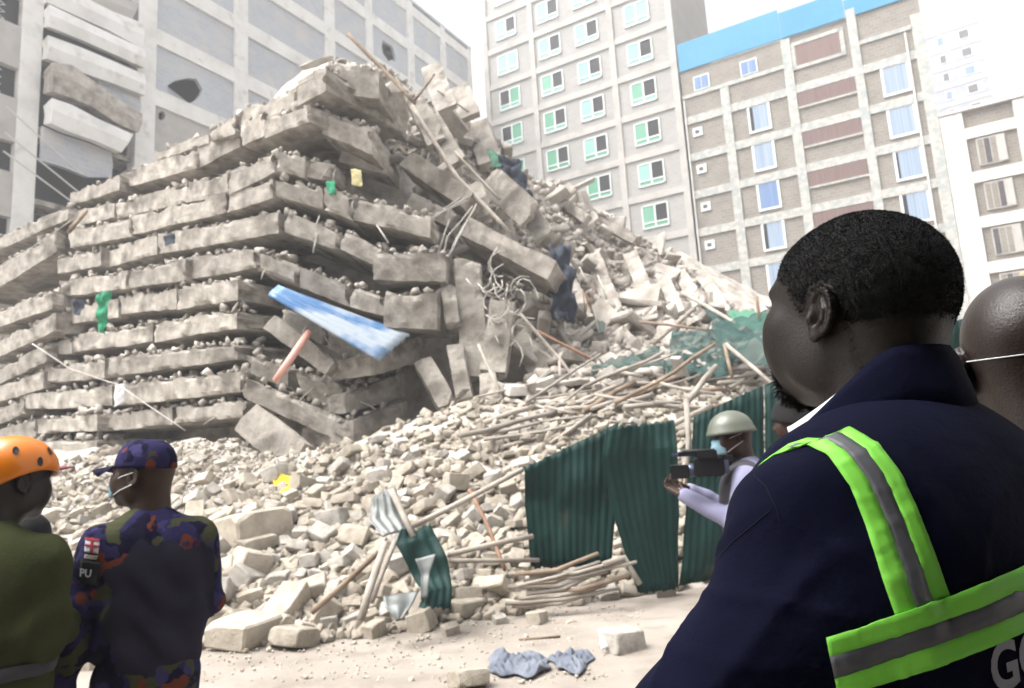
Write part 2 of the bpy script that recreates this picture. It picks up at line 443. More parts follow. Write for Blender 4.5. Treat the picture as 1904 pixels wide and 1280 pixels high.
for lo, hi in [((9.1, 25.0), (12.0, 25.22)), ((9.1, 26.65), (12.0, 26.9)), ((8.98, 25.0), (9.2, 26.9)), ((11.85, 25.0), (12.1, 26.9))]:
    fr.box2((lo[0], -.05, lo[1]), (hi[0], .045, hi[1]))
win = fr.build('window', M['mosaic'], B.e)
lv = B.part('louvre', (9.21, -.02, 25.23), (11.84, .046, 26.64), M['louvre'], win)
for x0 in (2.5, 5.7):
    w = B.part('window', (x0, -.03, 25.7), (x0 + 1.1, .046, 26.75), M['frame'])
    for i in range(2): B.part('pane', (x0 + .06 + i * .5, -.036, 25.76), (x0 + .53 + i * .5, -.031, 26.68), M['curtain2'], w)
for x in (1.72, 15.35):
    MB().tube([(x, -.12, 0), (x, -.12, 25.2)], .055, 8).build('drain_pipe', M['pipe'], B.e)

# C: lower brown block
Cb = Bld('apartment_building', FP0, FRZ, 'lower brown stone block with broad white bands and shuttered windows')
Cb.part('wall', (16.35, .12, 0), (30, 10, 19.4), M['wallC'])
Cb.part('roof_edge', (16.34, -.12, 19.41), (30.1, 10, 19.55), M['pipe'])
for k in range(6):
    z = 17.75 - 2.65 * k
    for x0, x1 in [(17.46, 19.85), (20.5, 23.0), (23.6, 29)]:
        Cb.part('band', (x0, -.02, z - .05), (x1, .115, z + .6), M['white'])
    for x0 in (18.0, 20.95, 24.4):
        win = Cb.part('window', (x0 - .1, .02, z - 1.75), (x0 + 1.25, .118, z - .15), M['cream'])
        for i in range(3): Cb.part('pane', (x0 - .04 + i * .30, .008, z - 1.68), (x0 + .22 + i * .30, .019, z - .22), M['dark2'] if i == (k + 1) % 3 else M['wallC'], win)
        Cb.part('shutter', (x0 + .95, -.03, z - 1.72), (x0 + 1.22, .019, z - .18), M['cream'], win)
for x0, x1 in [(16.34, 17.46), (19.85, 20.5), (23.0, 23.6)]:
    Cb.part('column', (x0, -.05, 0), (x1, .117, 19.38), M['white'])

# D: far pale block
p = at(1730, 200, 105); D = Bld('apartment_building', p, R(-35), 'distant white block rising behind the brown one')
def dloc(px, py):
    q = on_plane(px, py, p, Vector((math.sin(R(35)), math.cos(R(35)), 0))); return ((q - p).dot(Vector((math.cos(R(35)), -math.sin(R(35)), 0))), q.z)
x0, zt = dloc(1722, 46); x1, zt2 = dloc(1815, 18)
D.part('wall', (x0 - 8, 0, 0), (x1, 14, (zt + zt2) / 2), M['wallD'])
for k in range(9):
    z = zt2 - 2.6 - k * 3.15
    for j, xw in enumerate((x0 + 1.0, x0 + (x1 - x0) * .58)):
        wd = (x1 - x0) * (.13 if j == 0 else .2)
        win = D.part('window', (xw, -.06, z - 1.5), (xw + wd * 1.5, -.002, z), M['frame'])
        D.part('pane', (xw + .1, -.066, z - 1.4), (xw + wd, -.061, z - .1), M['dark2'] if (k + j) % 3 else M['curtain2'], win)
    D.part('band', (x0 - 8, -.05, z + .5), (x1 + .02, -.003, z + 1.1), M['cream'])
# E: washed-out block behind the stone one
p = at(1290, 60, 75); Eb = Bld('apartment_building', p, FRZ, 'faint white gable wall showing above the blue parapet')
Eb.part('wall', (-3.0, 0, 0), (4.2, 8, 46), M['cream'])
for k in range(8): Eb.part('band', (-3.02, -.05, 44 - k * 3.4), (4.22, -.003, 44.3 - k * 3.4), M['cream'])

# L: damaged block behind the stack
LP0 = at(433, 850, 35)
L = Bld('damaged_building', LP0, R(59), 'white framed block with torn open walls standing behind the slab stack')
L.part('core', (-14, 1.6, 0), (24, 11, 36.6), M['dark'])  # near-black box, paints the interior shade seen through the torn openings
for z in (12.9, 16.1, 19.35, 22.6, 25.85, 29.1, 32.35, 35.6):
    L.part('floor_slab', (-14, .25, z + .02), (23.95, 1.59, z + .25), M['conc'])
cols = [(-10.35, -9.55), (-5.45, -4.5), (0.0, .85), (6.8, 7.65), (10.7, 11.35), (15.3, 16.0), (19.6, 20.2), (23.5, 24.0)]
for x0, x1 in cols: L.part('column', (x0, -.06, 0), (x1, .6, 36.7), M['whiteL'])
ends = [-14.0] + [c for ab in cols for c in ab]
bays = [(ends[2 * i], ends[2 * i + 1]) for i in range(len(cols))]
levels = [9.65, 12.9, 16.1, 19.35, 22.6, 25.85, 29.1, 32.35, 35.6]
def holed(name, x0, x1, z0, z1, hole, m, parent, y0=.10, y1=.32):
    """wall panel with a ragged opening"""
    bm = bmesh.new()
    def loop(pts):
        vs = [bm.verts.new((a, y0, b)) for a, b in pts]
        return [bm.edges.new((vs[i], vs[(i + 1) % len(vs)])) for i in range(len(vs))]
    es = loop([(x0, z0), (x1, z0), (x1, z1), (x0, z1)]) + loop(hole)
    bmesh.ops.triangle_fill(bm, use_beauty=True, use_dissolve=False, edges=es)
    g = bmesh.ops.extrude_face_region(bm, geom=bm.faces[:])
    bmesh.ops.translate(bm, verts=[v for v in g['geom'] if isinstance(v, bmesh.types.BMVert)], vec=(0, y1 - y0, 0))
    bmesh.ops.recalc_face_normals(bm, faces=bm.faces[:])
    me = bpy.data.meshes.new(name); bm.to_mesh(me); bm.free(); me.materials.append(m)
    return obj(name, me, parent)
def lloc(px, py):
    n2 = Vector((E2.y, -E2.x, 0)); q = on_plane(px, py, LP0, n2); return ((q - LP0).dot(E2), q.z)
def blob(px, py, rx, ry, k=13, seed=1):
    r_ = random.Random(seed); out = []
    for i in range(k):
        a = 2 * math.pi * i / k; s_ = r_.uniform(.75, 1.15)
        out.append(lloc(px + rx * s_ * math.cos(a), py - ry * s_ * math.sin(a)))
    return out
def ragged_box(name, parent, lo, hi, m, amp=.12, nx=8, seed=0):
    """thick strip with eroded lower and upper edges"""
    r_ = random.Random(seed); mb = MB(); rows = []
    x = [lo[0] + (hi[0] - lo[0]) * i / nx for i in range(nx + 1)]
    t = [hi[2] + r_.uniform(-amp, amp * .6) for _ in x]; b = [lo[2] + r_.uniform(-amp, amp) for _ in x]
    front = [[(a, lo[1], zz) for a, zz in zip(x, t)], [(a, lo[1] + r_.uniform(-.04, .04), (z1 + z2) / 2) for a, z1, z2 in zip(x, t, b)], [(a, lo[1], zz) for a, zz in zip(x, b)]]
    mb.sheet(front, hi[1] - lo[1]); return mb.build(name, m, parent)
for bi, (x0, x1) in enumerate(bays):
    for k, z in enumerate(levels):
        ztop = levels[k + 1] if k + 1 < len(levels) else 36.8
        if bi == 0 or (bi == 1 and z < 19):
            continue
        if bi != 1: L.part('band', (x0, -.02, z + .02), (x1, .5, z + .88), M['whiteL'])
        if k + 1 >= len(levels): continue
        za, zb_ = z + .885, ztop + .015
        if bi == 2 and abs(z - 19.35) < .1:
            holed('infill_panel', x0, x1, za, zb_, blob(350, 166, 34, 27, seed=4), M['wallL'], L.e)
        elif bi == 2 and abs(z - 16.1) < .1:
            holed('infill_panel', x0, x1, za, zb_, blob(302, 214, 7, 9, 8, seed=6), M['cream'], L.e)
        elif (bi, k) in ((3, 6), (4, 7), (2, 6), (5, 6)):
            c0 = ((x0 + x1) / 2 + random.uniform(-.8, .8), za + 1.2); r0 = random.Random(bi * 9 + k)
            holed('infill_panel', x0, x1, za, zb_, [(c0[0] + r0.uniform(.5, 1.1) * math.cos(2 * math.pi * i / 11), c0[1] + r0.uniform(.45, .9) * math.sin(2 * math.pi * i / 11)) for i in range(11)], M['wallL'], L.e)
        elif bi != 1:
            L.part('infill_panel', (x0 + .003, .12, za), (x1 - .003, .34, zb_), M['wallL'])
L.part('roof_edge', (-14, -.08, 36.72), (24.05, 11, 36.95), M['wallL'])
# torn balcony bay between the first two columns
bx0, bx1 = -9.55, -5.45
def wfun(name, pts_top, pts_bot, m, y0, dep, seed=0):
    """ragged strip between two pixel polylines on the wall plane"""
    r_ = random.Random(seed)
    a = [lloc(*p) for p in pts_top]; b = [lloc(*p) for p in pts_bot]
    rows = [[(u, y0, z) for u, z in a], [((u + u2) / 2, y0 - .10, (z + z2) / 2) for (u, z), (u2, z2) in zip(a, b)], [(u, y0, z) for u, z in b]]
    return MB().sheet(rows, dep).build(name, m, L.e)
wfun('band', [(82, -30), (150, 5), (200, 30), (258, 52)], [(80, 8), (150, 40), (195, 60), (258, 95)], M['whiteL'], .0, .4)
wfun('band', [(80, 22), (140, 50), (200, 78), (258, 104)], [(80, 52), (140, 76), (200, 102), (258, 128)], M['whiteL'], -.02, .5)
wfun('band', [(78, 78), (140, 100), (200, 125), (258, 150)], [(77, 112), (140, 138), (200, 158), (259, 180)], M['whiteL'], -.02, .5)
wfun('balcony_slab', [(75, 138), (110, 142), (150, 172), (200, 208), (240, 232)], [(74, 178), (110, 190), (150, 205), (200, 236), (236, 250)], M['conc_d'], -.25, .8)
wfun('balcony_slab', [(74, 202), (110, 214), (160, 240), (225, 268)], [(74, 236), (110, 252), (160, 268), (205, 288)], M['whiteL'], -.3, .7)
wfun('infill_panel', [(74, 238), (110, 254), (160, 270), (203, 288)], [(74, 300), (110, 310), (160, 330), (203, 330)], M['wallL'], .1, .3)
wfun('infill_panel', [(180, 150), (215, 165), (258, 182)], [(178, 172), (215, 190), (258, 215)], M['wallL'], .1, .2)
wfun('infill_panel', [(190, 45), (225, 60), (258, 74)], [(190, 72), (225, 86), (258, 98)], M['wallL'], .1, .2)
wfun('infill_panel', [(84, -60), (150, -30), (258, 10)], [(84, -34), (150, 0), (240, 40)], M['cream'], .1, .2)
# stair bay with pierced screen and railings at the end
for k, z in enumerate(levels[:8]):
    L.part('spandrel', (-14, -.04, z - .9), (-10.36, .4, z + 1.0), M['cream'])
    sc = L.part('screen_wall', (-14, .28, z + 1.005), (-10.36, .32, z + 2.34), M['dark'])  # near-black sheet painted as the shade of openings behind the bars
    for i in range(4):
        pts = []
        for j in range(9):
            pts.append((-13.3 + i * .75 + (.16 if j % 2 else -.16), .25, z + 1.05 + j * .16))
        MB().tube(pts, .04, 5).build('screen_bar', M['frame'], sc)
a, b, c_ = lloc(0, 205), lloc(140, 330), lloc(0, 300)
for dz in (0, -1.1, -1.9):
    MB().tube([(a[0], -.5, a[1] + dz), (b[0], -.5, b[1] + dz * .8)], .035, 6).build('railing', M['pipe'], L.e)
# ---------------------------------------------------------------- collapsed floor slabs
def rock_box(P, name, m, div=(10, 3, 5), chip=.05, rough=.02, seed=0, parent=None):
    """P: 8 corners [front: tl, tr, br, bl ; back: tl, tr, br, bl]; a broken concrete block"""
    P = [Vector(p) for p in P]
    L_ = (P[1] - P[0]).length; H_ = (P[3] - P[0]).length; D_ = (P[4] - P[0]).length
    def pos(s, t, w):
        f = (P[0] * (1 - s) + P[1] * s) * (1 - t) + (P[3] * (1 - s) + P[2] * s) * t
        b = (P[4] * (1 - s) + P[5] * s) * (1 - t) + (P[7] * (1 - s) + P[6] * s) * t
        return f * (1 - w) + b * w
    nx, nz, ny = div
    idx = {}; vs = []; fs = []
    sd = seed * 3.17 + .5
    def vert(i, j, k):
        key = (i, j, k)
        if key in idx: return idx[key]
        s, t, w = i / nx, j / nz, k / ny
        es, et, ew = i in (0, nx), j in (0, nz), k in (0, ny)
        q = pos(s, t, w)
        n1 = noise.noise(q * 1.7 + Vector((sd, 0, 0))); n2 = noise.noise(q * 5.0 + Vector((0, sd, 0))); n3 = noise.noise(q * 11.0 + Vector((0, 0, sd)))
        cut = max(0.0, n1 * 1.3 + n2 * .8 + n3 * .5) * chip * (.35 if j == nz else 1)
        if (es + et + ew) >= 2:
            # chip the arris
            if es: s += (cut * 1.4 / L_) * (1 if i == 0 else -1)
            if et: t += (cut / H_) * (1 if j == 0 else -1)
            if ew: w += (cut * 1.2 / D_) * (1 if k == 0 else -1)
        elif es:
            s += ((n2 * .8 + n3 * .6) * chip * 1.5 / L_) * (1 if i == 0 else -1)
        q = pos(s, t, w)
        q += Vector((noise.noise(q * 6 + Vector((sd, 1, 0))), noise.noise(q * 6 + Vector((sd, 5, 0))), noise.noise(q * 6 + Vector((sd, 9, 0))))) * rough
        if et or not (es or ew): q.z += noise.noise(Vector((q.x * .9, q.y * .9, sd))) * rough * 2.2
        idx[key] = len(vs); vs.append(q); return idx[key]
    for i in range(nx):
        for j in range(nz):
            fs.append((vert(i, j, 0), vert(i + 1, j, 0), vert(i + 1, j + 1, 0), vert(i, j + 1, 0)))
            fs.append((vert(i + 1, j, ny), vert(i, j, ny), vert(i, j + 1, ny), vert(i + 1, j + 1, ny)))
    for i in range(nx):
        for k in range(ny):
            fs.append((vert(i, 0, k + 1), vert(i + 1, 0, k + 1), vert(i + 1, 0, k), vert(i, 0, k)))
            fs.append((vert(i, nz, k), vert(i + 1, nz, k), vert(i + 1, nz, k + 1), vert(i, nz, k + 1)))
    for j in range(nz):
        for k in range(ny):
            fs.append((vert(0, j, k + 1), vert(0, j, k), vert(0, j + 1, k), vert(0, j + 1, k + 1)))
            fs.append((vert(nx, j, k), vert(nx, j, k + 1), vert(nx, j + 1, k + 1), vert(nx, j + 1, k)))
    c = sum(vs, Vector()) / len(vs)
    return obj(name, mesh_from(name, vs, fs, m), parent, c)

N_L = Vector((-E1.y, E1.x, 0)) * -1            # left face looks back along -E2
LEDGES = []                                     # (start, end, inward) of slab top edges, used for loose rubble
def slab_on(seg, p0, direction, inward, depth, label, group, name='concrete_slab', chip=.05, m=None, seed=0, droop=0.0, rough=.018, skew=0.0):
    (x0, t0, b0), (x1, t1, b1) = seg
    n = Vector((direction.y, -direction.x, 0))
    a, b, c, d = on_plane(x0, t0, p0, n), on_plane(x1, t1, p0, n), on_plane(x1, b1, p0, n), on_plane(x0, b0, p0, n)
    iv = inward * depth + Vector((0, 0, -droop))
    L_ = (b - a).length
    o = rock_box([a, b, c, d] + [q + iv for q in (a, b, c, d)], name, m or M['conc'], (max(6, int(L_ / .09)), 5, 9), chip, rough, seed)
    tag(o, label, 'concrete slab', group, 'thing')
    LEDGES.append((a, b, inward))
    return o
ORD = ['topmost', 'second', 'third', 'fourth', 'fifth', 'sixth', 'seventh', 'eighth', 'ninth', 'tenth', 'eleventh', 'twelfth']
PIECE = ['first grey slab piece', 'second grey slab piece', 'third grey slab piece', 'fourth grey slab piece', 'fifth grey slab piece']
LEFT = [
    [((290, 283, 300), (388, 246, 266)), ((388, 243, 264), (437, 214, 249)), ((438, 211, 249), (552, 163, 202)), ((553, 150, 196), (606, 120, 168))],
    [((131, 360, 382), (222, 325, 353)), ((224, 322, 351), (365, 277, 313)), ((367, 275, 314), (446, 238, 273)), ((448, 224, 271), (491, 205, 252)), ((492, 219, 258), (577, 190, 226))],
    [((118, 399, 424), (213, 377, 405)), ((216, 378, 407), (423, 322, 362)), ((425, 320, 363), (510, 280, 322))],
    [((127, 431, 463), (244, 408, 441)), ((246, 402, 437), (420, 358, 397)), ((422, 352, 396), (507, 333, 369))],
    [((103, 483, 509), (188, 462, 495)), ((190, 463, 499), (292, 440, 475)), ((294, 436, 473), (517, 396, 435))],
    [((110, 522, 550), (238, 504, 537)), ((240, 502, 536), (345, 481, 519)), ((347, 479, 519), (476, 462, 499))],
    [((106, 577, 607), (220, 554, 589)), ((222, 550, 586), (328, 537, 575)), ((330, 531, 574), (442, 522, 559))],
    [((85, 637, 663), (134, 626, 656)), ((136, 624, 656), (284, 602, 636)), ((286, 602, 636), (440, 577, 611))],
    [((82, 687, 715), (194, 667, 703)), ((197, 667, 703), (441, 639, 669))],
    [((45, 734, 761), (208, 719, 756)), ((210, 717, 756), (452, 691, 729))],
    [((70, 781, 807), (180, 771, 801)), ((182, 773, 803), (320, 757, 789)), ((323, 756, 787), (457, 744, 777))],
    [((40, 822, 850), (180, 818, 850))],
]
for i, segs in enumerate(LEFT):
    back = .13 * (11 - i)
    p0 = STACK_C + E2 * back
    for j, sg in enumerate(segs):
        slab_on(sg, p0 + E2 * random.uniform(-.20, .14), E1, E2, random.uniform(2.2, 2.9),
                f'{PIECE[len(segs) - 1 - j]} from the corner, {ORD[i]} layer down, long side', 'slab pieces of the long side', seed=i * 7 + j, chip=.11, rough=.016)
# fanned-out ends of the layers, further along the long side
FAN = [((-40, 520, 560), (104, 430, 468)), ((-30, 590, 618), (98, 538, 573)), ((-30, 648, 676), (104, 582, 616)), ((-30, 698, 728), (86, 640, 672)),
       ((-30, 728, 756), (80, 690, 722)), ((-30, 772, 800), (44, 742, 770)), ((-30, 806, 836), (66, 782, 812)), ((-60, 468, 490), (126, 384, 408)), ((-30, 845, 875), (40, 826, 855))]
FAN_ORDER = [1, 2, 3, 4, 5, 6, 7, 0, 8]
for j, sg in enumerate(FAN):
    slab_on(sg, STACK_C + E2 * (.35 if j not in (0, 7) else .9), E1, E2, 2.0, f'bent slab end, {ORD[FAN_ORDER[j]]} from the top, fanned out past the long side', 'bent slab ends of the stack', seed=200 + j, chip=.08)

DR = Vector((1, .10, 0)).normalized(); IN = Vector((.12, 1, 0)).normalized()
RIGHT = {
 0: [((608, 112, 170), (705, 132, 184))],
 1: [((599, 208, 250), (692, 236, 287))],
 2: [((511, 279, 318), (566, 292, 330)), ((568, 294, 328), (622, 306, 338))],
 3: [((513, 330, 362), (600, 352, 392)), ((602, 350, 392), (656, 364, 412)), ((657, 366, 410), (800, 402, 444))],
 4: [((529, 391, 430), (632, 432, 466)), ((633, 428, 466), (712, 462, 500))],
 5: [((476, 468, 502), (556, 492, 532)), ((558, 496, 534), (650, 533, 571)), ((651, 529, 571), (716, 552, 588))],
 6: [((520, 570, 598), (600, 608, 642)), ((602, 610, 644), (692, 650, 692))],
 7: [((457, 662, 693), (545, 686, 728)), ((547, 688, 730), (642, 716, 768))],
 8: [((451, 702, 739), (650, 786, 829))],
}
for i, segs in RIGHT.items():
    back = .13 * (11 - i) if i < 8 else .25
    p0 = STACK_C + IN * back
    for j, sg in enumerate(segs):
        slab_on(sg, p0 + IN * random.uniform(-.08, .08), DR, IN, random.uniform(1.7, 2.4),
                f'{PIECE[j].replace("grey", "sagging")} from the corner, {ORD[i]} layer down, short side', 'slab pieces of the short side', seed=300 + i * 7 + j, chip=.11, rough=.016, m=M['conc'])
# cut-through ends facing the open side
ENDS = [(4, ((693, 470, 522), (829, 470, 523)), DR, IN, -.05), (5, ((713, 553, 612), (813, 543, 612)), DR, IN, -.1), (6, ((690, 664, 700), (793, 620, 672)), E2, -E1, -.15),
        (7, ((642, 734, 769), (752, 690, 738)), E2, -E1, 0), (8, ((651, 786, 829), (757, 745, 792)), E2, -E1, .02)]
for i, sg, dr, inn, sh in ENDS:
    p0 = at(sg[0][0], sg[0][1], 12.0 + (.13 * (11 - i) if i < 8 else .25) - .15 + sh)
    slab_on(sg, p0, dr, inn if dr is DR else E1, 1.2, f'squared slab end facing the rubble slope, {ORD[i]} layer down', f'slab end of {ORD[i]} layer', seed=400 + i, chip=.05)

def leaning(px0, py0, px1, py1, wpx, d0, d1, thick, label, name='concrete_slab', seed=0, m=None, group=None, chip=.06):
    """flat slab whose centre line runs between two photo points; wpx = width across in pixels"""
    a, b = at(px0, py0, d0), at(px1, py1, d1)
    t = (b - a).normalized(); v = ((a + b) / 2 - CAM_O).normalized()
    w = t.cross(v).normalized(); n = w.cross(t).normalized()
    if n.dot(v) < 0: n = -n
    n = (n + w * random.uniform(-.25, .25) + UP * -.15).normalized()
    hw = wpx / FPX * (a - CAM_O).length / 2
    if w.z < 0: w = -w
    P = [a + w * hw, b + w * hw, b - w * hw, a - w * hw]
    L_ = (b - a).length
    o = rock_box(P + [q + n * thick for q in P], name, m or M['conc'], (max(4, int(L_ / .15)), max(2, int(hw * 2 / .15)), 3), chip, .02, seed)
    return tag(o, label, 'concrete slab', group, 'thing')
for k, a in enumerate([
    (455, 772, 548, 850, 56, 11.4, 11.1, .25, 'stubby slab leaning on the rubble under the stack'),
    (500, 598, 615, 682, 30, 12.2, 12.0, .3, 'rounded beam lying diagonally below the blue iron sheet'),
    (752, 290, 872, 372, 34, 14.5, 14.2, .8, 'sloping slab near the heap summit beside bare bars'),
    (862, 420, 1026, 502, 36, 14.0, 13.4, 1.3, 'long pale slab jutting out over the void below the bars'),
    (868, 480, 884, 700, 48, 13.2, 12.6, .3, 'tall slab hanging upright at the end of the stack'),
    (935, 560, 915, 690, 46, 13.0, 12.5, .3, 'shorter upright slab with ragged top beside the hanging one'),
    (785, 668, 832, 752, 34, 12.7, 12.2, .25, 'narrow slab propped against the stack over dark hollow'),
    (845, 640, 862, 740, 30, 12.6, 12.2, .25, 'slim broken post standing under the hanging slab'),
    (905, 690, 912, 745, 34, 12.5, 12.2, .2, 'short stump of slab at the foot of the upright pair'),
    (708, 205, 756, 205, 62, 14.6, 14.8, .12, 'pale diamond-shaped slab fragment stuck near the summit'),
    (800, 120, 830, 200, 36, 17.0, 16.4, .15, 'white slab shard standing on the summit skyline'),
    (770, 180, 812, 262, 34, 16.0, 15.6, .2, 'grey slab shard below the summit timber'),
    (850, 160, 872, 215, 40, 18.0, 17.6, .2, 'pale block on the shoulder of the heap'),
    (885, 225, 910, 300, 40, 18.5, 17.8, .25, 'broad grey panel on the heap skyline under white sky'),
    (1100, 470, 1150, 600, 30, 18.5, 16.8, .25, 'long white beam sliding down the open slope'),
    (1212, 545, 1216, 600, 32, 17.5, 17.0, .2, 'bright white post standing upright on the slope'),
    (1262, 505, 1300, 565, 24, 21.0, 19.5, .2, 'white beam on the far shoulder of the slope'),
    (1308, 515, 1348, 580, 20, 22, 20.5, .2, 'second white beam beside it near stone block wall'),
    (905, 330, 985, 400, 52, 16.5, 16.0, .25, 'wide slab plate sloping below the summit panel'),
    (760, 372, 840, 410, 28, 14.3, 14.0, .3, 'thin slab tongue under the sloping slab'),
    (630, 290, 720, 312, 22, 14.0, 14.2, .4, 'white-topped slab offcut on the third layer'),
    (840, 475, 760, 455, 14, 13.8, 13.6, .7, 'flat slab shelf above the cut end'),
    (1000, 430, 1060, 470, 30, 17.2, 16.8, .25, 'tipped plate half buried in slope debris'),
    (960, 620, 1010, 700, 40, 13.6, 13.0, .25, 'grey plate lying in the hollow beside tangled bars'),
    (1040, 690, 985, 720, 30, 13.2, 12.8, .2, 'low plate behind the timber tangle'),
    (560, 128, 620, 105, 10, 15.2, 15.4, .15, 'thin white plate balanced on the top layer'),
    (725, 150, 735, 185, 32, 15.8, 15.7, .2, 'dark grey chunk beside the big top block'),
    (800, 215, 850, 300, 30, 16.0, 15.4, .2, 'narrow tilted slab strip beside the long sliding timber'),
    (965, 360, 1010, 440, 34, 17.0, 16.4, .2, 'tilted plate just under the dark skyline sheet'),
    (1000, 350, 1090, 405, 18, 20.5, 19.5, .25, 'white slab edge lying along the slope crest'),
    (1090, 400, 1180, 445, 16, 21.5, 20.5, .25, 'pale slab edge further down the slope crest'),
    (1060, 520, 1095, 590, 22, 16.5, 15.6, .2, 'narrow plate beside the long white beam'),
    (1170, 470, 1200, 540, 26, 19.5, 18.4, .2, 'leaning plate above the bright upright post'),
    (1235, 520, 1262, 580, 22, 19.5, 18.2, .2, 'leaning plate between bright post and far white beams'),
    (985, 470, 1010, 560, 26, 15.8, 14.9, .2, 'dusty strip of slab beside the dark hanging plastic'),
    (1150, 610, 1200, 660, 20, 15.2, 14.4, .2, 'flat strip of slab above the teal net strip'),
    (830, 520, 842, 600, 26, 13.0, 12.7, .2, 'broken strip of slab behind the squared ends'),
    (780, 310, 700, 290, 16, 14.8, 14.6, .3, 'thin ragged slab tongue under the summit block'),
    (880, 340, 900, 400, 30, 15.2, 14.8, .2, 'short plate wedged above the jutting slab'),
]):
    leaning(*a, seed=500 + k, chip=.07, m=M['conc_d'] if any(w in a[8] for w in ('white', 'pale', 'bright')) else M['conc'])
# ---------------------------------------------------------------- stones
def stone_mesh(name, m, seed, dims=(1, .7, .55), cuts=5):
    r_ = random.Random(seed); bm = bmesh.new()
    hx, hy, hz = dims[0] / 2, dims[1] / 2, dims[2] / 2
    for a in (-1, 1):
        for b in (-1, 1):
            for c in (-1, 1):
                k = .18
                p = Vector((a * hx * (1 - r_.random() * k), b * hy * (1 - r_.random() * k), c * hz * (1 - r_.random() * k)))
                if r_.random() < .45:
                    for ax in range(3):
                        q = p.copy(); q[ax] *= 1 - r_.uniform(.25, .6); bm.verts.new(q)
                else: bm.verts.new(p)
    for _ in range(cuts):
        v = Vector((r_.gauss(0, 1), r_.gauss(0, 1), r_.gauss(0, 1))).normalized()
        bm.verts.new(Vector((v.x * hx, v.y * hy, v.z * hz)) * r_.uniform(.95, 1.15))
    g = bmesh.ops.convex_hull(bm, input=bm.verts[:])
    bmesh.ops.delete(bm, geom=[e for e in g['geom_interior'] if isinstance(e, bmesh.types.BMVert)], context='VERTS')
    bmesh.ops.dissolve_limit(bm, angle_limit=R(9), verts=bm.verts[:], edges=bm.edges[:])
    bmesh.ops.bevel(bm, geom=bm.edges[:], offset=.035, segments=1, affect='EDGES', clamp_overlap=True)
    bmesh.ops.recalc_face_normals(bm, faces=bm.faces[:])
    me = bpy.data.meshes.new(name); bm.to_mesh(me); bm.free(); me.materials.append(m)
    return me
STONES = [stone_mesh('stone', M['stone'] if i % 3 else M['stone2'], 40 + i, (1, random.uniform(.55, .85), random.uniform(.42, .7)), 2 + i % 4) for i in range(18)]
LAND = [((760, 1060), 'the crumpled green sheet'), ((1050, 1090), 'the bundle of bent canes'), ((530, 900), 'the yellow rag'), ((600, 835), 'the slab corner'), ((230, 1000), 'the officer in camouflage'), ((60, 960), 'the orange helmet'),
        ((870, 960), 'the long leaning pole'), ((640, 1100), 'the dark prop'), ((1050, 850), 'the slanted green sheet'), ((860, 770), 'the hanging slabs'), ((1000, 770), 'the timber tangle'), ((450, 1170), 'the long pale block'), ((485, 985), 'the big tilted block on mid slope'), ((730, 800), 'the lowest slab end')]
def near(px, py): return min(LAND, key=lambda l: (l[0][0] - px) ** 2 + (l[0][1] - py) ** 2)[1]
def put_stone(px, py, size, name='stone', label='', group='', rot=None, seat=.35):
    h, nrm = on_mound(px, py)
    if h is None: return None
    o = bpy.data.objects.new(name, random.choice(STONES))
    o.scale = (size, size * random.uniform(.8, 1.1), size * random.uniform(.8, 1.1))
    o.rotation_euler = rot or (random.gauss(0, .45), random.gauss(0, .45), random.uniform(0, 6.28))
    o.location = h + UP * (size * .5 * seat)
    C.objects.link(o)
    big = 'large' if size > .42 else ('fist-sized' if size < .17 else ('small' if size < .27 else 'middling'))
    col = 'grey' if 'grey' in o.data.materials[0].name else 'cream'
    z = sorted(v.co.z for v in o.data.vertices); y_ = sorted(v.co.y for v in o.data.vertices)
    shp = 'flat' if z[-1] - z[0] < .55 else ('chunky' if y_[-1] - y_[0] > .68 else 'long')
    label = f'{big} {shp} {col} stone on the rubble slope near {near(px, py)}'
    return tag(o, label, 'stone', f'stones near {near(px, py)}', 'thing')
# hand-placed stones seen singly on the ground and along the foot of the slope: px, py (centre), width in px
SOLO = [
    (866, 1130, 58, 'squarish grey stone standing at the foot of the crumpled green sheet'), (785, 1155, 54, 'rounded stone with brown face on dusty ground by crumpled sheet'),
    (838, 1172, 28, 'small upright stone on dusty ground beside the brown-faced one'), (872, 1262, 62, 'low flat-topped stone alone on the dusty ground'),
    (1158, 1192, 66, 'grey mossy stone with a white bag caught on it'), (455, 1176, 92, 'long pale block at the foot of the slope, nearest the officer'),
    (548, 1185, 66, 'rounded pale stone at the foot of the slope'), (612, 1160, 36, 'small cream stone at the slope foot between larger ones'), (695, 1172, 40, 'crumbly stone at the slope foot in front of the props'),
    (955, 1130, 40, 'small block beside the bundle of bent canes'), (1000, 1150, 34, 'small stone lying before the bent canes'), (930, 1152, 26, 'pebble-sized stone beside the bent canes'),
    (395, 1150, 66, 'angular grey stone beside the officer\u2019s sleeve'), (475, 985, 104, 'big tilted oblong block on mid slope'), (470, 1045, 72, 'broad flat-topped block just below the big tilted one'), (1128, 1102, 44, 'round stone under the torn edge of green iron'),
    (1080, 1108, 40, 'dark stone shadowed under the bent canes'),
]
for px, py, w, lab in SOLO:
    h, _ = on_mound(px, py + w * .25)
    o = bpy.data.objects.new('stone', STONES[int(px) % len(STONES)]); s_ = w / FPX * h.length * 1.08
    o.scale = (s_, s_, s_ * 1.05); o.rotation_euler = (random.gauss(0, .15), random.gauss(0, .15), random.uniform(0, 6.28)); o.location = h + UP * s_ * .22
    C.objects.link(o); tag(o, lab.replace('\u2019', "'"), 'stone', None, 'thing')
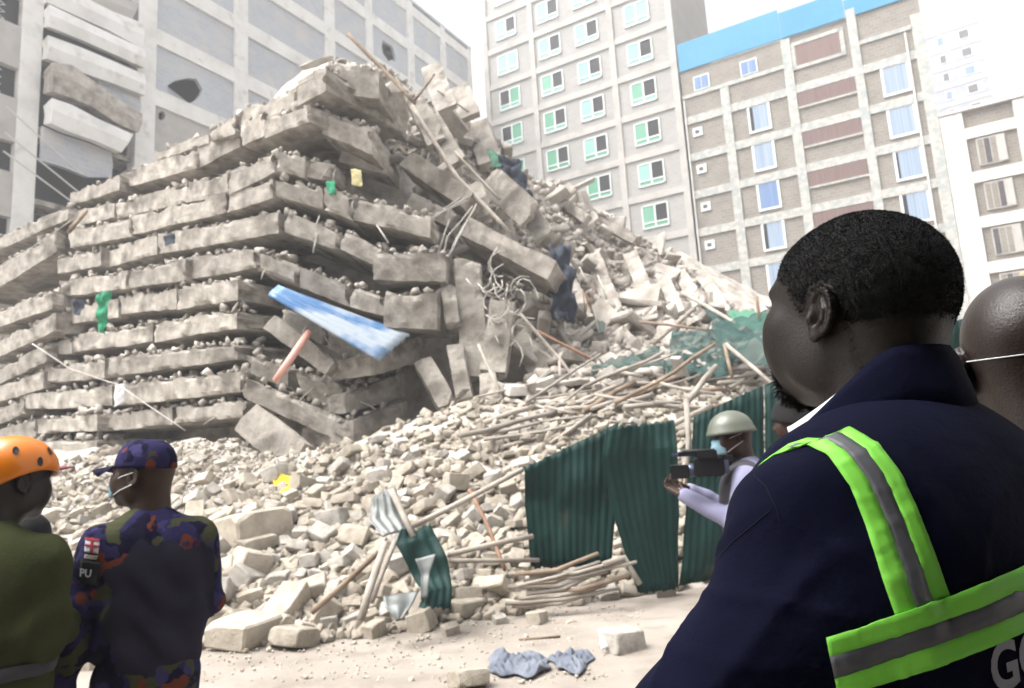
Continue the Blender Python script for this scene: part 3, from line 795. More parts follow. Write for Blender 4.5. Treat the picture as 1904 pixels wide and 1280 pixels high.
# blocks on the open slope: one object each, the rest as a mass
ZONES = [('cream quarry block on the open rubble slope below the stack', 'quarry blocks on the open slope', [(360, 930), (640, 850), (980, 830), (985, 1130), (640, 1180), (365, 1200)], 200, 28, 66),
         ('pale stone on the rubble beside and behind the two uniformed men', 'stones behind the uniformed men', [(60, 930), (330, 850), (560, 870), (360, 950), (360, 1230), (60, 1250)], 55, 26, 48),
         ('small cream block on the slope between the slab end and green iron', 'blocks above the green iron sheets', [(660, 840), (860, 755), (1160, 740), (1230, 790), (980, 830), (700, 860)], 65, 20, 44)]
def in_poly(x, y, P):
    c = False; n = len(P)
    for i in range(n):
        (x1, y1), (x2, y2) = P[i], P[i - 1]
        if (y1 > y) != (y2 > y) and x < (x2 - x1) * (y - y1) / (y2 - y1) + x1: c = not c
    return c
prs = random.Random(21)
placed = []
for lab, grp, P, n, w0, w1 in ZONES:
    xs = [p[0] for p in P]; ys = [p[1] for p in P]; k = 0; tries = 0
    while k < n and tries < 20000:
        tries += 1
        x, y = prs.uniform(min(xs), max(xs)), prs.uniform(min(ys), max(ys))
        if not in_poly(x, y, P): continue
        f = (y - 740) / 440
        w = (w0 + (w1 - w0) * max(0, min(1, f))) * prs.choice([.55, .65, .75, .85, .95, 1.05, 1.2])
        if any((x - a) ** 2 + ((y - b) * 1.35) ** 2 < ((w + c) * .40) ** 2 for a, b, c in placed): continue
        h, _ = on_mound(x, y)
        if h is None or h.y > 14: continue
        placed.append((x, y, w)); k += 1
        put_stone(x, y, w / FPX * h.length, label=lab, group=grp, seat=.42)

# the mass of smaller rubble
def scatter(name, pts, sizes, meshes, m, label, flat=1.0, seed=3, tilt=.6, sink=.15):
    rs = np.random.RandomState(seed); Vs, Fs, n = [], [], 0
    base = []
    for me in meshes:
        bm = bmesh.new(); bm.from_mesh(me); bmesh.ops.triangulate(bm, faces=bm.faces[:])
        base.append((np.array([v.co[:] for v in bm.verts]), np.array([[v.index for v in f.verts] for f in bm.faces]))); bm.free()
    for p, s in zip(pts, sizes):
        v, f = base[rs.randint(len(base))]
        e = Euler((rs.normal(0, tilt), rs.normal(0, tilt), rs.uniform(0, 6.28))).to_matrix()
        q = (v * np.array([1, rs.uniform(.7, 1.2), flat * rs.uniform(.7, 1.3)]) * s) @ np.array(e).T + np.array(p) + np.array([0, 0, s * sink])
        Vs.append(q); Fs.append(f + n); n += len(v)
    me = mesh_np(name, np.concatenate(Vs), np.concatenate(Fs), m, smooth=False)
    return tag(obj(name, me), label, kind='stuff')
LITE = []
for i in range(10):
    r_ = random.Random(900 + i); bm = bmesh.new()
    for _ in range(11):
        v = Vector((r_.uniform(-1, 1), r_.uniform(-.8, .8), r_.uniform(-.65, .65)))
        bm.verts.new(v.normalized() * .5 * r_.uniform(.75, 1.15) * (1 if r_.random() < .6 else .9))
    g = bmesh.ops.convex_hull(bm, input=bm.verts[:])
    bmesh.ops.delete(bm, geom=[e for e in g['geom_interior'] if isinstance(e, bmesh.types.BMVert)], context='VERTS')
    me = bpy.data.meshes.new('chip'); bm.to_mesh(me); bm.free(); LITE.append(me)
BLOCKY = STONES[:8]
def sample(P, n, seed, maxd=30):
    r_ = random.Random(seed); xs = [p[0] for p in P]; ys = [p[1] for p in P]; out = []
    while len(out) < n:
        x, y = r_.uniform(min(xs), max(xs)), r_.uniform(min(ys), max(ys))
        if not in_poly(x, y, P): continue
        h, _ = on_mound(x, y)
        if h is None or h.y > maxd: continue
        out.append(h)
    return out, r_
APRON = [(-20, 930), (200, 830), (450, 815), (650, 825), (860, 745), (1180, 725), (1420, 690), (1420, 1060), (1240, 1100), (985, 1140), (640, 1190), (365, 1215), (-20, 1240)]
pts, r_ = sample(APRON, 5200, 31, 15)
scatter('rubble', pts, [r_.uniform(.05, .17) * (1.25 if r_.random() < .2 else 1) for _ in pts], BLOCKY, M['stone'], 'mass of small pale stones covering the open slope', seed=5)
pts, r_ = sample([(-20, 940), (300, 880), (560, 900), (760, 1000), (720, 1160), (365, 1215), (-20, 1240)], 2600, 36, 12)
scatter('rubble', pts, [r_.uniform(.03, .12) for _ in pts], LITE, M['stone2'], 'grey stone chips filling the gaps low on the slope', seed=15)
FINE = [(90, 870), (200, 830), (450, 815), (640, 830), (560, 930), (380, 960), (200, 980), (60, 960)]
pts, r_ = sample(FINE, 2600, 32, 15)
scatter('gravel', pts, [r_.uniform(.03, .10) for _ in pts], LITE, M['conc_d'], 'crushed grey gravel at the foot of the slab stack', seed=6)
pts, r_ = sample([(-330, 900), (-20, 860), (90, 860), (60, 1240), (-330, 1230)], 1500, 37, 16)
scatter('rubble', pts, [r_.uniform(.05, .2) for _ in pts], BLOCKY, M['stone'], 'pale stones on the slope past the rescuer in orange helmet', seed=16)
pts, r_ = sample([(1420, 610), (1900, 660), (1900, 760), (1420, 740)], 1200, 38, 30)
scatter('debris', pts, [r_.uniform(.08, .3) for _ in pts], LITE, M['conc_d'], 'crushed concrete behind the green sheet fence', seed=17)
FOOT = [(360, 1170), (700, 1150), (1100, 1110), (1210, 1140), (1180, 1270), (380, 1270)]
r_ = random.Random(77); pts = []
while len(pts) < 900:
    x, y = r_.uniform(360, 1230), 1100 + 180 * r_.random() ** 1.8
    if in_poly(x, y, FOOT): pts.append(on_ground(x, y))
scatter('grit', pts, [r_.uniform(.008, .035) * (1 if r_.random() < .93 else 2) for _ in pts], LITE, M['stone'], 'stone crumbs scattered on the dusty ground', seed=8)
HILL = [(760, 230), (880, 205), (1040, 335), (1130, 395), (1240, 455), (1350, 575), (1430, 600), (1430, 700), (1180, 720), (900, 745), (880, 560), (820, 430)]
pts, r_ = sample(HILL, 5200, 33)
scatter('debris', pts, [r_.uniform(.08, .34) * (1.7 if r_.random() < .12 else 1) for _ in pts], LITE + BLOCKY[:3], M['conc_d'], 'jumble of crushed concrete and plaster on the high slope', flat=.7, seed=9, tilt=.7)
pts, r_ = sample([(560, 190), (620, 110), (720, 110), (860, 180), (900, 330), (800, 350), (640, 250)], 900, 35)
scatter('debris', pts, [r_.uniform(.06, .3) for _ in pts], LITE, M['conc_d'], 'broken concrete lumps piled over the stack summit', flat=.7, seed=10)
# loose rubble lying on the slab ledges
r_ = random.Random(50); pts = []; sz = []
for a, b, inn in LEDGES:
    for _ in range(int(7 * (b - a).length)):
        pts.append(a.lerp(b, r_.random()) + inn * r_.uniform(.12, .7) + UP * r_.uniform(-.02, .08)); sz.append(r_.uniform(.10, .30))
for a, b, inn in LEDGES:
    for _ in range(int(22 * (b - a).length)):
        t = r_.random(); q = a.lerp(b, t) + inn * (r_.random() ** 1.4 * .55 + .03); pts.append(q); sz.append(.025 + .16 * r_.random() ** 2.2 * (1.7 if r_.random() < .15 else 1))
scatter('debris', pts, sz, LITE, M['conc_d'], 'crumbled concrete lying along the ledges between slab layers', seed=12, sink=.25)
# bigger shards on the high slope, one object each
SH = [(1, .65, .16), (1, .28, .14), (1, .8, .12), (1, .2, .2)]
SHARD = [stone_mesh('shard', M['conc_d'] if i % 3 else M['stone2'], 300 + i, SH[i % 4], 2) for i in range(12)]
pts, r_ = sample(HILL, 190, 61)
for h in pts:
    o = bpy.data.objects.new('concrete_shard', r_.choice(SHARD)); s_ = .4 + 1.3 * r_.random() ** 2
    o.scale = (s_, s_, s_); o.rotation_euler = (r_.gauss(0, .6), r_.gauss(.3, .5), r_.uniform(0, 6.28)); o.location = h + UP * .1
    C.objects.link(o); q = proj(h)
    wh = min([((1030, 560), 'the dark hanging plastic'), ((1130, 540), 'the long white beam'), ((1215, 570), 'the bright upright post'), ((1300, 620), 'the green nets'), ((1330, 550), 'the two far white beams'), ((920, 320), 'the skyline tarpaulin'), ((940, 600), 'the curled bars'), ((1050, 700), 'the reddish pole'), ((850, 350), 'the sliding timber'), ((1150, 430), 'the slope crest'), ((1200, 690), 'the teal net strip')], key=lambda l: (l[0][0] - q[0]) ** 2 + (l[0][1] - q[1]) ** 2)[1]
    tag(o, ('large' if s_ > .85 else 'middling' if s_ > .6 else 'small') + (' slim' if o.data.name[-1:] in '159' else ' flat') + (' cream' if 'grey' not in o.data.materials[0].name else ' grey') + f' concrete shard on the high slope near {wh}', 'concrete shard', f'shards near {wh}', 'thing')
# ---------------------------------------------------------------- people: smooth-blended distance fields meshed as one surface
class SDF:
    def __init__(s, lo, hi, vox):
        s.lo = np.array(lo, np.float32); s.v = vox
        s.n = np.ceil((np.array(hi) - s.lo) / vox).astype(int) + 1
        s.ax = [s.lo[i] + np.arange(s.n[i], dtype=np.float32) * vox for i in range(3)]
        s.d = np.full(tuple(s.n), .2, np.float32)
    def _win(s, c, rad):
        sl = []
        for i in range(3):
            a = int(max(0, math.floor((c[i] - rad - s.lo[i]) / s.v))); b = int(min(s.n[i], math.ceil((c[i] + rad - s.lo[i]) / s.v) + 1))
            if b - a < 1: return None
            sl.append(slice(a, b))
        return tuple(sl)
    def _pts(s, w):
        return (s.ax[0][w[0]][:, None, None], s.ax[1][w[1]][None, :, None], s.ax[2][w[2]][None, None, :])
    def _mix(s, w, d, k, op):
        a = s.d[w]
        if op == 'add':
            if k > 0:
                h = np.clip(.5 + .5 * (a - d) / k, 0, 1); s.d[w] = a * (1 - h) + d * h - k * h * (1 - h)
            else: s.d[w] = np.minimum(a, d)
        elif op == 'sub':
            if k > 0:
                h = np.clip(.5 - .5 * (a + d) / k, 0, 1); s.d[w] = a * (1 - h) - d * h + k * h * (1 - h)
            else: s.d[w] = np.maximum(a, -d)
        else: s.d[w] = np.maximum(a, d)
    def ell(s, c, r, Mx=None, k=.02, op='add'):
        """ellipsoid, radii along the columns of Mx"""
        c = Vector(c); rr = max(r); w = s._win(c, rr + .08 + k)
        if w is None: return s
        X, Y, Z = s._pts(w); X = X - c.x; Y = Y - c.y; Z = Z - c.z
        if Mx is None: a, b, e = X, Y, Z
        else:
            m = Mx
            a = X * m[0][0] + Y * m[1][0] + Z * m[2][0]; b = X * m[0][1] + Y * m[1][1] + Z * m[2][1]; e = X * m[0][2] + Y * m[1][2] + Z * m[2][2]
        k0 = np.sqrt((a / r[0]) ** 2 + (b / r[1]) ** 2 + (e / r[2]) ** 2); k1 = np.sqrt((a / r[0] ** 2) ** 2 + (b / r[1] ** 2) ** 2 + (e / r[2] ** 2) ** 2)
        s._mix(w, k0 * (k0 - 1) / np.maximum(k1, 1e-6), k, op); return s
    def cone(s, p, q, r0, r1, k=.02, op='add', sq=None):
        """capsule with two radii; sq=(axis vector, factor) flattens it across that axis"""
        p, q = Vector(p), Vector(q); c = (p + q) / 2; w = s._win(c, (q - p).length / 2 + max(r0, r1) * 1.1 + .08 + k)
        if w is None: return s
        X, Y, Z = s._pts(w); X = X - p.x; Y = Y - p.y; Z = Z - p.z
        d = q - p; L2 = max(d.length_squared, 1e-9)
        t = np.clip((X * d.x + Y * d.y + Z * d.z) / L2, 0, 1)
        ex, ey, ez = X - t * d.x, Y - t * d.y, Z - t * d.z
        if sq:
            ax, f = sq; u = ex * ax.x + ey * ax.y + ez * ax.z
            ex = ex + u * ax.x * (f - 1); ey = ey + u * ax.y * (f - 1); ez = ez + u * ax.z * (f - 1)
        s._mix(w, np.sqrt(ex * ex + ey * ey + ez * ez) - (r0 + (r1 - r0) * t), k, op); return s
    def box(s, c, h, Mx, r=.02, k=.02, op='add'):
        c = Vector(c); w = s._win(c, Vector(h).length + r + .08 + k)
        if w is None: return s
        X, Y, Z = s._pts(w); X = X - c.x; Y = Y - c.y; Z = Z - c.z; m = Mx
        a = np.abs(X * m[0][0] + Y * m[1][0] + Z * m[2][0]) - h[0]; b = np.abs(X * m[0][1] + Y * m[1][1] + Z * m[2][1]) - h[1]; e = np.abs(X * m[0][2] + Y * m[1][2] + Z * m[2][2]) - h[2]
        d = np.sqrt(np.maximum(a, 0) ** 2 + np.maximum(b, 0) ** 2 + np.maximum(e, 0) ** 2) + np.minimum(np.maximum(a, np.maximum(b, e)), 0) - r
        s._mix(w, d, k, op); return s
    def half(s, p, n):
        """keep the side opposite to n"""
        X, Y, Z = s._pts((slice(None),) * 3); n = Vector(n).normalized(); p = Vector(p)
        s.d = np.maximum(s.d, (X - p.x) * n.x + (Y - p.y) * n.y + (Z - p.z) * n.z); return s
    def wave(s, f):
        """add a displacement f(X,Y,Z) near the surface"""
        X, Y, Z = s._pts((slice(None),) * 3); s.d = s.d + f(X, Y, Z).astype(np.float32); return s
    def shell(s, t): s.d = np.abs(s.d) - t; return s
    def mesh(s, name, m, smooth=2):
        d = s.d; v = s.v; sg = d < 0
        nx, ny, nz = [k - 1 for k in d.shape]
        c = np.zeros((nx, ny, nz), np.int8)
        for i in (0, 1):
            for j in (0, 1):
                for k in (0, 1): c += sg[i:nx + i, j:ny + j, k:nz + k]
        act = np.argwhere((c > 0) & (c < 8)); idx = np.full((nx, ny, nz), -1, np.int32); idx[tuple(act.T)] = np.arange(len(act))
        acc = np.zeros((len(act), 3), np.float32); cnt = np.zeros(len(act), np.float32)
        cor = [(0, 0, 0), (1, 0, 0), (0, 1, 0), (1, 1, 0), (0, 0, 1), (1, 0, 1), (0, 1, 1), (1, 1, 1)]
        val = {q: d[act[:, 0] + q[0], act[:, 1] + q[1], act[:, 2] + q[2]] for q in cor}
        for a in cor:
            for ax in range(3):
                if a[ax]: continue
                b = list(a); b[ax] = 1; b = tuple(b)
                va, vb = val[a], val[b]; x = (va < 0) != (vb < 0)
                t = np.where(x, va / np.where(x, va - vb, 1), 0)
                p = np.array(a, np.float32)[None].repeat(len(act), 0); p[:, ax] += t
                acc[x] += p[x]; cnt[x] += 1
        V = s.lo + (act + acc / cnt[:, None]) * v
        Q = []
        for ax in range(3):
            o1, o2 = [(1, 2), (2, 0), (0, 1)][ax]
            sl0 = [slice(1, -1)] * 3; sl0[ax] = slice(0, -1); sl1 = [slice(1, -1)] * 3; sl1[ax] = slice(1, None)
            a, b = sg[tuple(sl0)], sg[tuple(sl1)]
            e = np.argwhere(a != b)
            off = np.ones(3, int); off[ax] = 0; e2 = e + off
            flip = a[tuple(e.T)]
            q = []
            for da, db in ((0, 0), (1, 0), (1, 1), (0, 1)):
                t = e2.copy(); t[:, o1] -= da; t[:, o2] -= db; q.append(idx[tuple(t.T)])
            q = np.stack(q, 1); q[~flip] = q[~flip][:, ::-1]; q = q[:, ::-1] if False else q
            Q.append(q)
        Q = np.concatenate(Q); Q = Q[(Q >= 0).all(1)][:, ::-1]
        for _ in range(smooth):
            S = np.zeros_like(V); n = np.zeros(len(V), np.float32)
            for i in range(4):
                np.add.at(S, Q[:, i], V[Q[:, (i + 1) % 4]] + V[Q[:, i - 1]]); np.add.at(n, Q[:, i], 2)
            V = V * .5 + .5 * S / np.maximum(n, 1)[:, None]
        me = mesh_np(name, V, Q, m)
        bm = bmesh.new(); bm.from_mesh(me); bmesh.ops.recalc_face_normals(bm, faces=bm.faces[:]); bm.to_mesh(me); bm.free(); me.shade_smooth()
        return me
def frame(az, pitch=0.0, roll=0.0):
    """columns forward, left, up for someone facing azimuth az (0 = away from the camera, negative = turned left)"""
    f = Vector((math.sin(az), math.cos(az), 0)); l = Vector((-math.cos(az), math.sin(az), 0)); u = Vector((0, 0, 1))
    Rm = Matrix.Rotation(-pitch, 3, l) @ Matrix.Rotation(roll, 3, f)
    return Matrix((Rm @ f, Rm @ l, Rm @ u)).transposed()

# skin and cloth
def skin(name, base, r=.42):
    m = mat(name, [tuple(c * .85 for c in base), tuple(c * 1.12 for c in base)], 30, r, .18, 240, spec=.34)
    return m
M['skin1'] = skin('dark_skin', (.0105, .0066, .0049), .42)
M['skin2'] = skin('deep_brown_skin', (.020, .013, .0105), .34)
M['skin3'] = skin('brown_skin', (.036, .018, .0115), .5)
M['hair'] = mat('black_cropped_hair', [(.0045, .0045, .0055), (.010, .0095, .0105)], 200, .62, .8, 600, spec=.32)
M['navy'] = mat('navy_cotton', [(.0032, .0038, .0145), (.0046, .0054, .0195)], 6, .9, .30, 11, spec=.08)
M['navy2'] = mat('navy_stitching', [(.004, .005, .016)], rough=.9)
M['shirt'] = mat('white_shirt_cotton', [(.62, .64, .70), (.70, .72, .77)], 20, .85, .1, 300)
M['lime'] = mat('lime_reflective', [(.25, .80, .075), (.29, .86, .10)], 9, .55, .12, 260, spec=.4)
M['silver'] = mat('grey_reflective', [(.10, .105, .12), (.125, .13, .145)], 9, .45, .08, 200, spec=.5)
M['letter'] = mat('pale_grey_print', [(.36, .37, .42), (.44, .45, .50)], 30, .8, .2, 200)

def head_sdf(S, H, F, s=1.0, neck=None, neck_r=.060):
    """adds a head to field S; H centre, F frame (forward, left, up), s scale"""
    def P(a, b, c): return H + F @ Vector((a, b, c)) * s
    def e(c, r, k=.02, op='add'): S.ell(P(*c), [x * s for x in r], F, k * s, op)
    e((-.012, 0, .038), (.102, .080, .090), 0)
    e((-.050, 0, .020), (.062, .070, .074), .03)
    e((.040, 0, .030), (.060, .066, .066), .03)
    e((.028, 0, -.040), (.064, .061, .074), .04)
    e((.038, 0, -.078), (.048, .046, .036), .035)
    e((.078, 0, -.098), (.020, .024, .018), .03)
    for b in (1, -1):
        e((.058, b * .047, -.014), (.028, .020, .019), .025)
        e((.066, b * .040, -.040), (.034, .027, .042), .03)
        e((.012, b * .060, -.062), (.026, .014, .034), .03)
        e((.086, b * .026, .030), (.016, .026, .010), .018)
        e((.103, b * .034, .008), (.014, .017, .010), .012, 'sub')
        e((.085, b * .033, .006), (.014, .015, .012), .006)
    S.cone(P(.094, 0, .018), P(.110, 0, -.022), .007 * s, .012 * s, .014 * s)
    e((.105, 0, -.027), (.012, .021, .010), .01)
    e((.092, 0, -.052), (.014, .027, .008), .01)
    e((.090, 0, -.066), (.013, .023, .008), .008)
    if neck is not None:
        S.cone(P(-.030, 0, -.060), neck, neck_r * s, (neck_r + .006) * s, .035 * s)
        S.cone(P(-.050, 0, -.02), neck - (F @ Vector((.02, 0, 0))), .052 * s, .060 * s, .03 * s)
def ear_sdf(S, H, F, hs=1.0, sides=(1, -1), flare=.14, es=1.0):
    for b in sides:
        s0 = hs * es; s = hs; c = H + F @ Vector((-.016, b * .084, -.006)) * s
        # ear frame: up leans back, plate turned out from the skull
        back = (F @ Vector((-math.cos(flare), b * math.sin(flare), 0))).normalized()
        up = (F @ Vector((-.20, 0, 1))).normalized(); up = (up - back * up.dot(back)).normalized()
        out = back.cross(up) * (1 if b > 0 else -1)
        if out.dot(F @ Vector((0, b, 0))) < 0: out = -out
        G = Matrix((back, up, out)).transposed()
        def Q(x, y, z): return c + G @ Vector((x, y, z)) * s0
        s = s0
        S.ell(Q(.006, .002, .0), [.021 * s, .032 * s, .007 * s], G, .006 * s)
        S.ell(Q(.004, .002, .008), [.0145 * s, .024 * s, .0075 * s], G, .004 * s, 'sub')
        S.ell(Q(-.004, -.006, .004), [.009 * s, .012 * s, .010 * s], G, .004 * s, 'sub')
        # helix rim
        pts = []
        for i in range(15):
            a = R(-150 + i * 270 / 14)
            pts.append(Q(.006 + .0195 * math.cos(a + R(25)) * (1 if math.cos(a) > 0 else .9), .003 + .030 * math.sin(a + R(25)), .0045))
        for p, q in zip(pts[3:], pts[4:]): S.cone(p, q, .0042 * s, .0042 * s, .003 * s)
        # antihelix, tragus, lobe
        ah = [Q(.002, -.018, .004), Q(.010, -.008, .005), Q(.012, .006, .0045), Q(.006, .018, .003)]
        for p, q in zip(ah, ah[1:]): S.cone(p, q, .0034 * s, .0034 * s, .003 * s)
        S.ell(Q(-.013, -.006, .003), [.005 * s, .008 * s, .006 * s], G, .004 * s)
        S.ell(Q(-.005, -.029, .001), [.010 * s, .010 * s, .0055 * s], G, .005 * s)
        S.ell(Q(-.012, 0, -.006), [.012 * s, .026 * s, .010 * s], G, .008 * s)
def fuzz(name, pts, nrm, length, width, m, parent, seed=0, lean=.6, jit=.5):
    """tiny tapering hair blades"""
    r_ = np.random.RandomState(seed); P = np.asarray(pts); Nn = np.asarray(nrm); k = len(P)
    d = Nn + r_.normal(0, jit, (k, 3)); d /= np.linalg.norm(d, axis=1)[:, None]
    t = np.cross(d, r_.normal(0, 1, (k, 3))); t /= np.maximum(np.linalg.norm(t, axis=1), 1e-6)[:, None]
    L_ = length * r_.uniform(.5, 1.2, (k, 1)); bend = r_.normal(0, lean, (k, 3)) * L_ * .5
    a = P + t * width - Nn * .001; b = P - t * width - Nn * .001; c = P + d * L_ * .6 + t * width * .7; e = P + d * L_ + bend
    V = np.stack([a, b, c, e], 1).reshape(-1, 3); i = np.arange(k)[:, None] * 4
    Q = np.concatenate([i + np.array([[0, 1, 2]]), i + np.array([[1, 3, 2]])])
    return obj(name, mesh_np(name, V, Q, m, smooth=False), parent)
def scalp_points(me, cond, n, seed=0):
    co = np.empty(len(me.vertices) * 3, np.float32); me.vertices.foreach_get('co', co); co = co.reshape(-1, 3)
    no = np.empty(len(me.vertices) * 3, np.float32); me.vertex_normals.foreach_get('vector', no); no = no.reshape(-1, 3)
    k = np.nonzero(cond(co))[0]; r_ = np.random.RandomState(seed); k = k[r_.randint(0, len(k), n)]
    t = r_.normal(0, .0016, (n, 3)); t -= no[k] * (t * no[k]).sum(1)[:, None]
    return co[k] + t, no[k]

# ------------------------------------------------ the man in the navy jacket
man = empty('person', (0, 0, 0))
tag(man, 'man with cropped hair in navy jacket with lime reflective straps, looking at the stack', 'person')
MH = at(1588, 586, .90)                     # head centre
MF = frame(R(-27), R(9), R(2))              # head frame
MS = 1.04
BF = frame(R(-36))                          # body frame
NB = MH + MF @ Vector((-.050, 0, -.137)) * MS       # neck base
def BP(a, b, c): return NB + BF @ Vector((a, b, c))
S = SDF(MH - Vector((.155, .155, .26)), MH + Vector((.155, .155, .16)), .0021)
head_sdf(S, MH, MF, MS, NB + Vector((0, 0, -.06)), .058)
ear_sdf(S, MH, MF, MS, es=.90)
# nape folds

body_me = S.mesh('body', M['skin1'], 2)
body = obj('body', body_me, man)
# hair cap: the skull grown by 2-3 mm above the hair line
inv = MF.transposed()
def hl(co):
    q = (co - np.array(MH)) @ np.array(MF) / MS      # forward, left, up
    return q
def hair_margin(co):
    q = hl(co); a, b, c = q[:, 0], np.abs(q[:, 1]), q[:, 2]
    # hair line height over the forward coordinate: forehead, temple, sideburn, behind the ear, nape
    line = np.interp(a, [-.12, -.075, -.052, -.040, -.030, .006, .016, .030, .046, .066, .080], [-.100, -.096, -.070, .000, .026, .026, -.004, .012, .040, .050, .074])
    return c - line - np.where(a > .07, (.03 - b) * .12, 0)
def is_hair(co, mar=0.0): return hair_margin(co) > mar
S = SDF(MH - Vector((.15, .15, .12)), MH + Vector((.15, .15, .16)), .0026)
g = .0020
def he(c, r, k): S.ell(MH + MF @ Vector(c) * MS, [x * MS + g for x in r], MF, k * MS)
he((-.012, 0, .038), (.102, .080, .090), 0); he((-.050, 0, .020), (.062, .070, .074), .03); he((.040, 0, .030), (.060, .066, .066), .03)
rs_ = np.random.RandomState(4)
S.wave(lambda X, Y, Z: rs_.normal(0, .00042, S.d.shape))
hm = S.mesh('hair', M['hair'], 1)
co = np.array([v.co[:] for v in hm.vertices]); nn_ = np.array([v.normal[:] for v in hm.vertices]); md = hair_margin(co)
jt = np.random.RandomState(3).normal(0, .0035, len(co))
co = co - nn_ * (np.clip((.020 - (md + jt)) / .022, 0, 1) * (g + .0012))[:, None]
hm.vertices.foreach_set('co', co.astype(np.float32).ravel())
bm = bmesh.new(); bm.from_mesh(hm); bm.verts.ensure_lookup_table()
bmesh.ops.delete(bm, geom=[v for v, k in zip(bm.verts, md) if k < -.012], context='VERTS'); bm.to_mesh(hm); bm.free(); hm.shade_smooth()
hair = obj('hair', hm, man)
p_, n_2 = scalp_points(hm, lambda c: is_hair(c, .010), 60000, 2)
fuzz('hair_fuzz', p_, n_2, .0026, .0002, M['hair'], hair, 1, jit=.7)
p_, n_2 = scalp_points(body_me, lambda c: is_hair(c, -.006) & ~is_hair(c, .020), 9000, 3)
fuzz('hair_line', p_, n_2, .003, .00022, M['hair'], hair, 2, jit=.8)
# beard on chin and a thin line of stubble
def chin(co):
    q = hl(co); return (q[:, 0] > .066) & (q[:, 2] < -.076) & (np.abs(q[:, 1]) < .032)
p_, n_2 = scalp_points(body_me, chin, 1800, 5)
beard = fuzz('beard', p_, n_2, .010, .0003, M['hair'], man, 7, lean=1.0, jit=.7)
def lash(b):
    mb = MB()
    for i in range(9):
        t = -1 + i / 4
        p = MH + MF @ Vector((.099 - .004 * t * t, b * (.034 + .012 * t), .010)) * MS
        d = MF @ Vector((1, b * t * .5, .35)); mb.tube([p, p + d.normalized() * .005, p + d.normalized() * .008 + MF @ Vector((0, 0, .003))], [.0006, .0005, .0002], 4)
    return mb.build('eyelash', M['hair'], man)
for b in (1, -1):
    lash(b)
    bm = bmesh.new(); bmesh.ops.create_uvsphere(bm, u_segments=16, v_segments=10, radius=.0118 * MS)
    me = bpy.data.meshes.new('eye'); bm.to_mesh(me); bm.free(); me.materials.append(M['shirt']); me.shade_smooth()
    o = obj('eye', me, man); o.location = MH + MF @ Vector((.089, b * .033, .007)) * MS

# jacket
S = SDF(NB + Vector((-.48, -.42, -.78)), NB + Vector((.50, .40, .08)), .0056)
for b in (1, -1):
    S.cone(BP(-.020, b * .03, -.055), BP(-.02, b * .155, -.100), .070, .070, .05)
    S.cone(BP(.0, b * .12, -.13), BP(.01, b * .13, -.40), .125, .125, .09)
S.ell(BP(-.035, 0, -.24), (.125, .19, .26), BF, .09)
S.ell(BP(.01, 0, -.50), (.145, .205, .34), BF, .10)
S.cone(BP(-.02, 0, -.075), BP(-.03, 0, -.14), .080, .10, .05)
LSH, LEL, LWR = BP(-.01, .170, -.120), BP(.10, .305, -.315), BP(.23, .09, -.37)
RSH, REL, RWR = BP(-.01, -.19, -.105), BP(.06, -.27, -.35), BP(.23, -.08, -.40)
for a, b, c in ((LSH, LEL, LWR), (RSH, REL, RWR)):
    S.cone(a, b, .083, .071, .045); S.cone(b, c, .071, .058, .03)
def folds(X, Y, Z):
    x, y, z = X - NB.x, Y - NB.y, Z - NB.z
    l = x * BF[0][1] + y * BF[1][1]; f = x * BF[0][0] + y * BF[1][0]
    w = .0065 * np.sin(z * 34 + l * 26 + 2.2 * np.sin(l * 13) + f * 20) * np.clip((l - .14) / .10, 0, 1)
    w = w + .0055 * np.sin(l * 24 + z * 9 + 1.3 * np.sin(z * 17)) * np.clip((-.12 - z) / .2, 0, 1)
    w = w + .0036 * np.sin(l * 60 - z * 38 + f * 25) * np.clip(1 - np.abs(l - .20) / .07, 0, 1)
    w = w + .0045 * np.exp(-((np.abs(l) - .195) / .008) ** 2) * np.clip((z + .32) / .1, 0, 1)
    crease = lambda ph: np.maximum(0, 1 - np.abs(np.sin(ph)) * 1.6) ** 2
    # creases fanning from the armhole over the shoulder blade and down the sleeve, sagging folds across the back
    ang = np.arctan2(z + .20, l - .19); rad = np.sqrt((z + .20) ** 2 + (l - .19) ** 2)
    w = w - .0070 * crease(ang * 5.5 + 1.2 * np.sin(rad * 18)) * np.clip((rad - .03) / .05, 0, 1) * np.clip(1 - rad / .26, 0, 1)
    w = w - .0065 * crease(l * 11 + 1.5 * np.sin(z * 8 + l * 4) + .6) * np.clip((-.16 - z) / .12, 0, 1) * np.clip(1 - np.abs(l + .02) / .2, 0, 1)
    w = w - .0060 * crease(z * 24 + l * 15 + np.sin(f * 22)) * np.clip((l - .22) / .05, 0, 1)
    return w
S.wave(folds)
S.half(BP(0, 0, -.70), (0, 0, -1))
jme = S.mesh('jacket', M['navy'], 2)
jacket = obj('jacket', jme, man)
JB = BVHTree.FromPolygons([v.co.copy() for v in jme.vertices], [tuple(p.vertices) for p in jme.polygons])
def on_jacket(px, py, off=.0):
    d = ray(px, py).normalized(); h = JB.ray_cast(CAM_O, d, 3)
    return (h[0] + h[1] * off if h[0] is not None else None)
